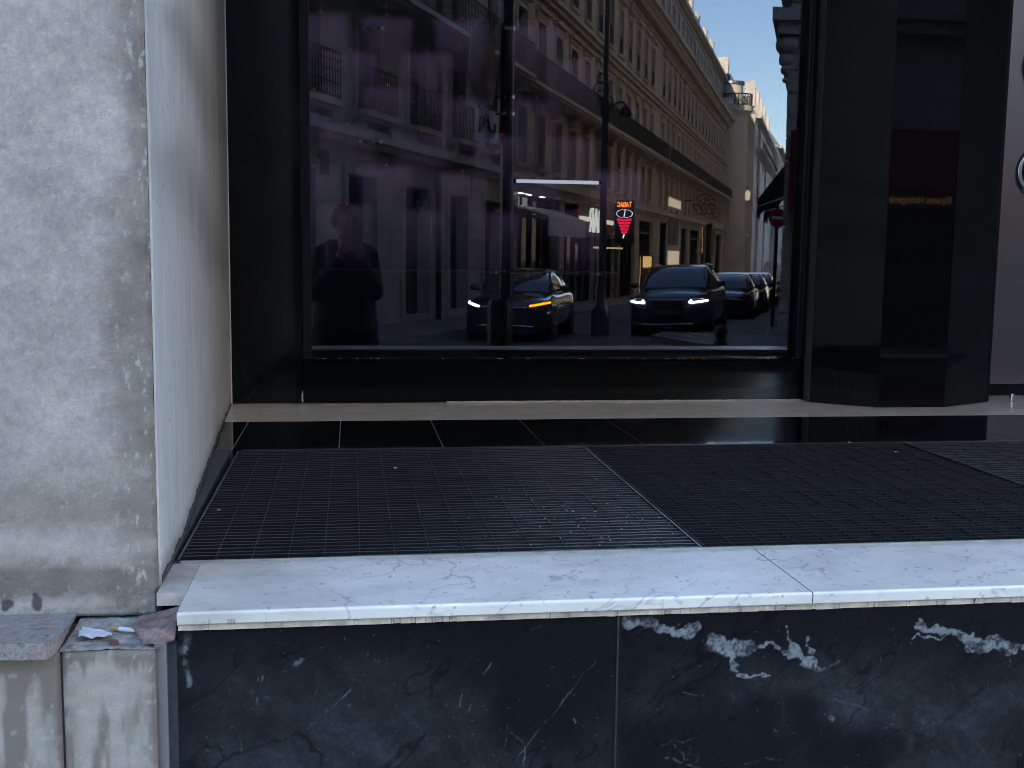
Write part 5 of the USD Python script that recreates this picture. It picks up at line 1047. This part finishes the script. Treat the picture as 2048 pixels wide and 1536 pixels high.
for a, b_ in grown([c for c in tors if c[1][2] < 1.5], .022) + grown(arms[0:1] + arms[2:3], .022) + [((*a[:3], a[3] + .02), (a[0] * .1 + b_[0] * .9, a[1] * .1 + b_[1] * .9, a[2] * .1 + b_[2] * .9, .046)) for a, b_ in (arms[1], arms[3])] + [(jp(-.12, 0, .80, .13), jp(.12, 0, .80, .13)), (jp(-.10, 0, .98, .14), jp(-.12, 0, .80, .13)), (jp(.10, 0, .98, .14), jp(.12, 0, .80, .13))]:
    jk = jk + m3.Manifold.batch_hull([m3.Manifold.sphere(a[3], 18).translate(tuple(a[:3])), m3.Manifold.sphere(b_[3], 18).translate(tuple(b_[:3]))])
v, f = smoothed(jk, .018, 10); v = v + (fb(v, 14, 4)[:, None] - .5) * np.array([.012, .012, .004]); part(pe, 'jacket', (v, f), M_coat, True)
tr_ = m3.Manifold()
for a, b_ in grown([legs[0], legs[1], legs[3], legs[4]], .018): tr_ = tr_ + m3.Manifold.batch_hull([m3.Manifold.sphere(a[3], 18).translate(tuple(a[:3])), m3.Manifold.sphere(b_[3], 18).translate(tuple(b_[:3]))])
part(pe, 'trousers', smoothed(tr_, .025, 6), M_trous, True)
for c in (legs[2], legs[5]): part(pe, 'shoe', smoothed(m3.Manifold.batch_hull([m3.Manifold.sphere(p_[3] + .012, 18).translate((p_[0], p_[1], p_[2] + .008)) for p_ in c]), .02, 4), M_black, True)
hr = m3.Manifold.sphere(1., 40).scale((.106, .118, .122)).translate(tuple(hc + [0, -.022, .026])) - m3.Manifold.cube((.4, .2, .3), True).translate(tuple(hc + [0, .155, -.075])) - m3.Manifold.cube((.4, .4, .2), True).translate(tuple(hc + [0, .12, -.115])) - m3.Manifold.cube((.4, .4, .2), True).translate(tuple(hc + [0, 0, -.155]))
v, f = smoothed(hr, .012, 4); v = v + (fb(v, 45, 6)[:, None] - .5) * .022; part(pe, 'hair', (v, f), plain('dark_hair', (.018, .014, .012), rough=.6), True)
bp_ = thing('backpack', 'dark backpack on the back of the person with the camera', 'backpack', (BX, BY - .2, 1.0))
v, f = smoothed(m3.Manifold.batch_hull([m3.Manifold.sphere(.06, 16).translate((BX + x, BY - .22 + y, z)) for x in (-.12, .12) for y in (0, -.10) for z in (1.0, 1.42)]), .03, 5); part(bp_, 'bag', (v, f), plain('backpack_fabric', (.02, .022, .024), rough=.8), True)
for s in (-1, 1):
    m = MB(); m.tube([(BX + .105 * s, BY - .17, 1.43), (BX + .11 * s, BY - .06, 1.545), (BX + .112 * s, BY + .06, 1.515), (BX + .115 * s, BY + .128, 1.42), (BX + .12 * s, BY + .160, 1.27), (BX + .15 * s, BY + .12, 1.12), (BX + .185 * s, BY + .0, 1.02), (BX + .15 * s, BY - .17, 1.0)], .024, 8); part(bp_, 'strap', m, plain('strap_webbing', (.035, .036, .038), rough=.7) if s < 0 else L('strap_webbing'), 40)
cm = thing('compact_camera', 'small silver compact camera held in the hands of the person', 'camera', (0, -.025, 1.5))
m = MB(); m.mf(m3.Manifold.batch_hull([m3.Manifold.sphere(.006, 12).translate((x, y, z)) for x in (-.044, .044) for y in (-.032, -.016) for z in (1.484, 1.534)])); part(cm, 'case', m, plain('camera_silver', (.2, .2, .21), rough=.35, metal=.6), 40)
m = MB(); m.ring((0, -.008, 1.505), (1, 0, 0), (0, 0, 1), .019, .004, 24, 6); part(cm, 'lens_barrel', m, M_chrome, True)

# ================================================================== small things
# purple lit panels hanging on red knobs inside the shop
M_purple = usdkit.material(stage, L('purple_panel'), {'a': ('attribute', {'attribute': 'col'}), 'e': ('emission', {'strength': .0056}), 't': ('transparent_bsdf', {'color': (.8, .8, .8)}), 'x': ('add_closure', {})}, [('a.color', 'e.color'), ('e.emission', 'x.closure1'), ('t.BSDF', 'x.closure2')], surface='x.closure')
M_knob = plain('red_knob', (.5, .02, .02), rough=.4, emission_color=(1, .05, .05), emission_strength=.006)
dp = thing('display_panels', 'staggered purple backlit panels on red knobs behind the glass', 'display', (.5, 5.0, 1.5))
YD = 4.75
kn = [(777, 168), (931, 182), (1083, 188), (694, 246), (849, 254), (1159, 268), (774, 327), (926, 342), (1083, 345), (1254, 338), (693, 407), (849, 414), (1005, 420), (700, 92), (854, 100), (625, 166), (625, 330), (1160, 420), (777, 10), (931, 22), (640, 15), (1005, 268), (1085, 30), (1159, 110)]
for i, (x, y) in enumerate(kn):
    c = at_y(x, y, YD); dy = .03 * ((i * 5) % 7); w, h = .128, .30
    p_, q_ = grid(np.linspace(c[0] - w, c[0] + w, 25), np.linspace(c[2] - h + .02, c[2] + .016, 30), lambda u, v: np.stack([u, YD + .05 + dy + 0 * u, v], 1))
    k_ = ((p_[:, 2] - c[2] + h) / h) ** 1.5 * (.6 + .8 * fb(p_, 6, 3 + i)) * rng.uniform(.6, 1.05) * sstep(0, .045, w - np.abs(p_[:, 0] - c[0])) * sstep(.0, .05, c[2] + .016 - p_[:, 2])      # glow painted into the vertex colour, fading downwards and at the edges
    pnl = part(dp, 'panel', (p_, q_), M_purple, col=k_[:, None] * np.array([.66, .50, .95]))
    m = MB(); s_ = trimesh.creation.icosphere(2, .007); s_.apply_translation([c[0], YD + .03 + dy, c[2]]); m.tm(s_); m.cyl((c[0], YD + .03 + dy, c[2]), (c[0], YD + .05 + dy, c[2]), .004, n=6); part(pnl, 'knob', m, M_knob)
tl = thing('glow_bar', 'white glowing bar behind the glass', 'glowing bar', (.95, 4.7, 1.8))  # white glowing bar set behind the glass
a, c = at_y(1032, 362, 4.7), at_y(1197, 361, 4.7); m = MB(); m.cyl((a[0], 4.7, a[2]), (c[0], 4.7, a[2]), .0072, n=12); part(tl, 'tube', m, glow('bar_glow', (.72, .86, 1), .085))
m = MB(); m.cyl((a[0] - .012, 4.7, a[2]), (a[0], 4.7, a[2]), .009, n=12); m.cyl((c[0], 4.7, a[2]), (c[0] + .012, 4.7, a[2]), .009, n=12); part(tl, 'cap', m, M_black)
sh = thing('interior_shelf', 'thin dark shelf edge behind the glass', 'shelf', (.4, 4.5, 1.4))
a, c = at_y(630, 541, 4.45), at_y(1238, 545, 4.45); m = MB(); m.box(a[0], c[0], 4.44, 4.7, a[2] - .006, a[2] + .004); part(sh, 'board', m, M_black)
m = MB()
for k in range(7): x = a[0] + .06 + .17 * k; m.box(x, x + .004, 4.45, 4.456, a[2] + .0041, a[2] + .012)
part(sh, 'clip', m, M_trim)
for (xa, ya, xb2, yb, zc, lab) in ((721, 282, 762, 284, 0, 'pair of chrome fixings with a glass clip inside the window'), (728, 58, 765, 57, 0, 'upper pair of chrome fixings inside the window')):
    fx = thing('glass_fixing', lab, 'fixing', tuple(at_y(xa, ya, 4.12)))
    for x, y in ((xa, ya), (xb2, yb)):
        c = at_y(x, y, 4.12); m = MB(); m.ring((c[0], 4.12, c[2]), (1, 0, 0), (0, 0, 1), .0055, .0022, 16, 6); m.cyl((c[0], 4.122, c[2]), (c[0], 4.15, c[2]), .004, n=8); part(fx, 'stud', m, M_chrome, True)
    c = at_y((xa + xb2) / 2, (ya + yb) / 2 + 2, 4.13); s_ = trimesh.creation.icosphere(2, 1.0); s_.apply_scale([.016, .008, .012]); s_.apply_translation(c); part(fx, 'clip', MB().tm(s_), plain('fixing_glass', (.12, .16, .15), rough=.1), True)
    m = MB(); e0, e1 = at_y(xa, ya, 4.15), at_y(xb2, yb, 4.15); m.cyl((e0[0], 4.15, e0[2]), (e1[0], 4.15, e1[2]), .003, n=6); part(fx, 'bar', m, M_black)
# cigarette end, paper and a red scrap on the broken ledge
def ledge(px, py): return at_z(px, py, LZ + .006)
c = thing('cigarette_end', 'white cigarette end with tan filter lying on the broken ledge', 'cigarette end', tuple(ledge(250, 1262)))
a, e = ledge(222, 1259), ledge(278, 1264); a[2] = e[2] = LZ + .0085; d = (e - a) / np.linalg.norm(e - a); ln = np.linalg.norm(e - a)
m = MB(); m.cyl(a, a + d * ln * .30, .0036, n=14); part(c, 'filter', m, plain('filter_tan', (.42, .24, .10), rough=.8, var=.3, scale=300.))
m = MB(); m.cyl(a + d * ln * .301, a + d * ln * .96, .0035, n=14); part(c, 'paper_tube', m, plain('cigarette_paper', (.62, .61, .58), rough=.8))
m = MB(); m.cyl(a + d * ln * .9601, a + d * ln * 1.03, .0034, .0026, 12); part(c, 'ash_tip', m, M_black)
sc = [ledge(x, y) for x, y in ((157, 1276), (166, 1258), (183, 1261), (205, 1265), (221, 1270), (222, 1274), (200, 1277), (186, 1279))]
P2 = Polygon([(q_[0], q_[1]) for q_ in sc]).buffer(.0015, join_style=2); tt_ = trimesh.creation.extrude_polygon(P2, .0006, engine='earcut').subdivide().subdivide().subdivide(); v = np.array(tt_.vertices); v[:, 2] += LZ + .003 + .012 * fb(v, 90, 2)
solo('paper_scrap', (v, np.array(tt_.faces)), plain('paper', (.60, .58, .57), rough=.9, var=.1, scale=80., bump=.4), 'torn scrap of whitish paper on the broken ledge left of the cigarette end', 'paper scrap', 40)
sc = [ledge(x, y) for x, y in ((215, 1284), (222, 1280), (236, 1281), (238, 1288), (222, 1291))]
P2 = Polygon([(q_[0], q_[1]) for q_ in sc]); tt_ = trimesh.creation.extrude_polygon(P2, .002, engine='earcut').subdivide().subdivide(); v = np.array(tt_.vertices); v[:, 2] += LZ + .003 + .006 * fb(v, 60, 7)
solo('red_scrap', (v, np.array(tt_.faces)), plain('red_plastic', (.16, .045, .05), rough=.4, var=.3, scale=120.), 'small dark red scrap at the front of the broken ledge', 'scrap', 40)
# bits of litter on the gratings and tiles
lit_spots = [(790, 936, .006, 'pale crumpled chip on the left grating', 'chip'), (1699, 885, .005, 'white speck lying on the black tiles', 'speck'), (1792, 904, .006, 'small pale flake on the rear of the middle grating', 'flake'), (1722, 829, .006, 'orange fleck on the beige border before the pier', 'fleck'), (437, 1020, .006, 'grey leaf scrap on the left end of the first grating', 'scrap')]
for x, y, r_, lab, cat in lit_spots:
    c = at_z(x, y, ZF + .002); pts = [c + np.array([r_ * rng.uniform(.5, 1.2) * math.cos(a), r_ * .8 * rng.uniform(.5, 1.2) * math.sin(a), rng.uniform(-.0008, .002)]) for a in np.linspace(0, 6.28, 9)[:-1]] + [c + np.array([0, 0, .003])]
    solo('litter', chunk(pts, .003, .001, 4, 200), plain('litter_' + cat, (.5, .2, .08) if cat == 'fleck' else ((.2, .2, .2) if cat == 'scrap' else (.5, .5, .48)), rough=.8), lab, cat)
m = MB()
for k in range(60):
    x, y = rng.normal(1180, 110), rng.normal(1040, 34)
    if not (900 < x < 1390 and 950 < y < 1100) or x > 1180 + (y - 905) * 1.12: continue
    c = at_z(x, y, ZF); a = rng.uniform(0, 3.14); l = rng.uniform(.002, .006); m.cyl(c + [0, 0, .001], c + [l * math.cos(a), l * math.sin(a), .002], .0006, n=5)
p_ = numbered('/World/grating_crumbs'); tag(usdkit.mesh(stage, p_, m.arrays(), plain('crumbs', (.42, .42, .42), rough=.8)).GetPrim(), 'tiny pale crumbs and fibres scattered on the left grating', 'crumbs', kind='stuff')
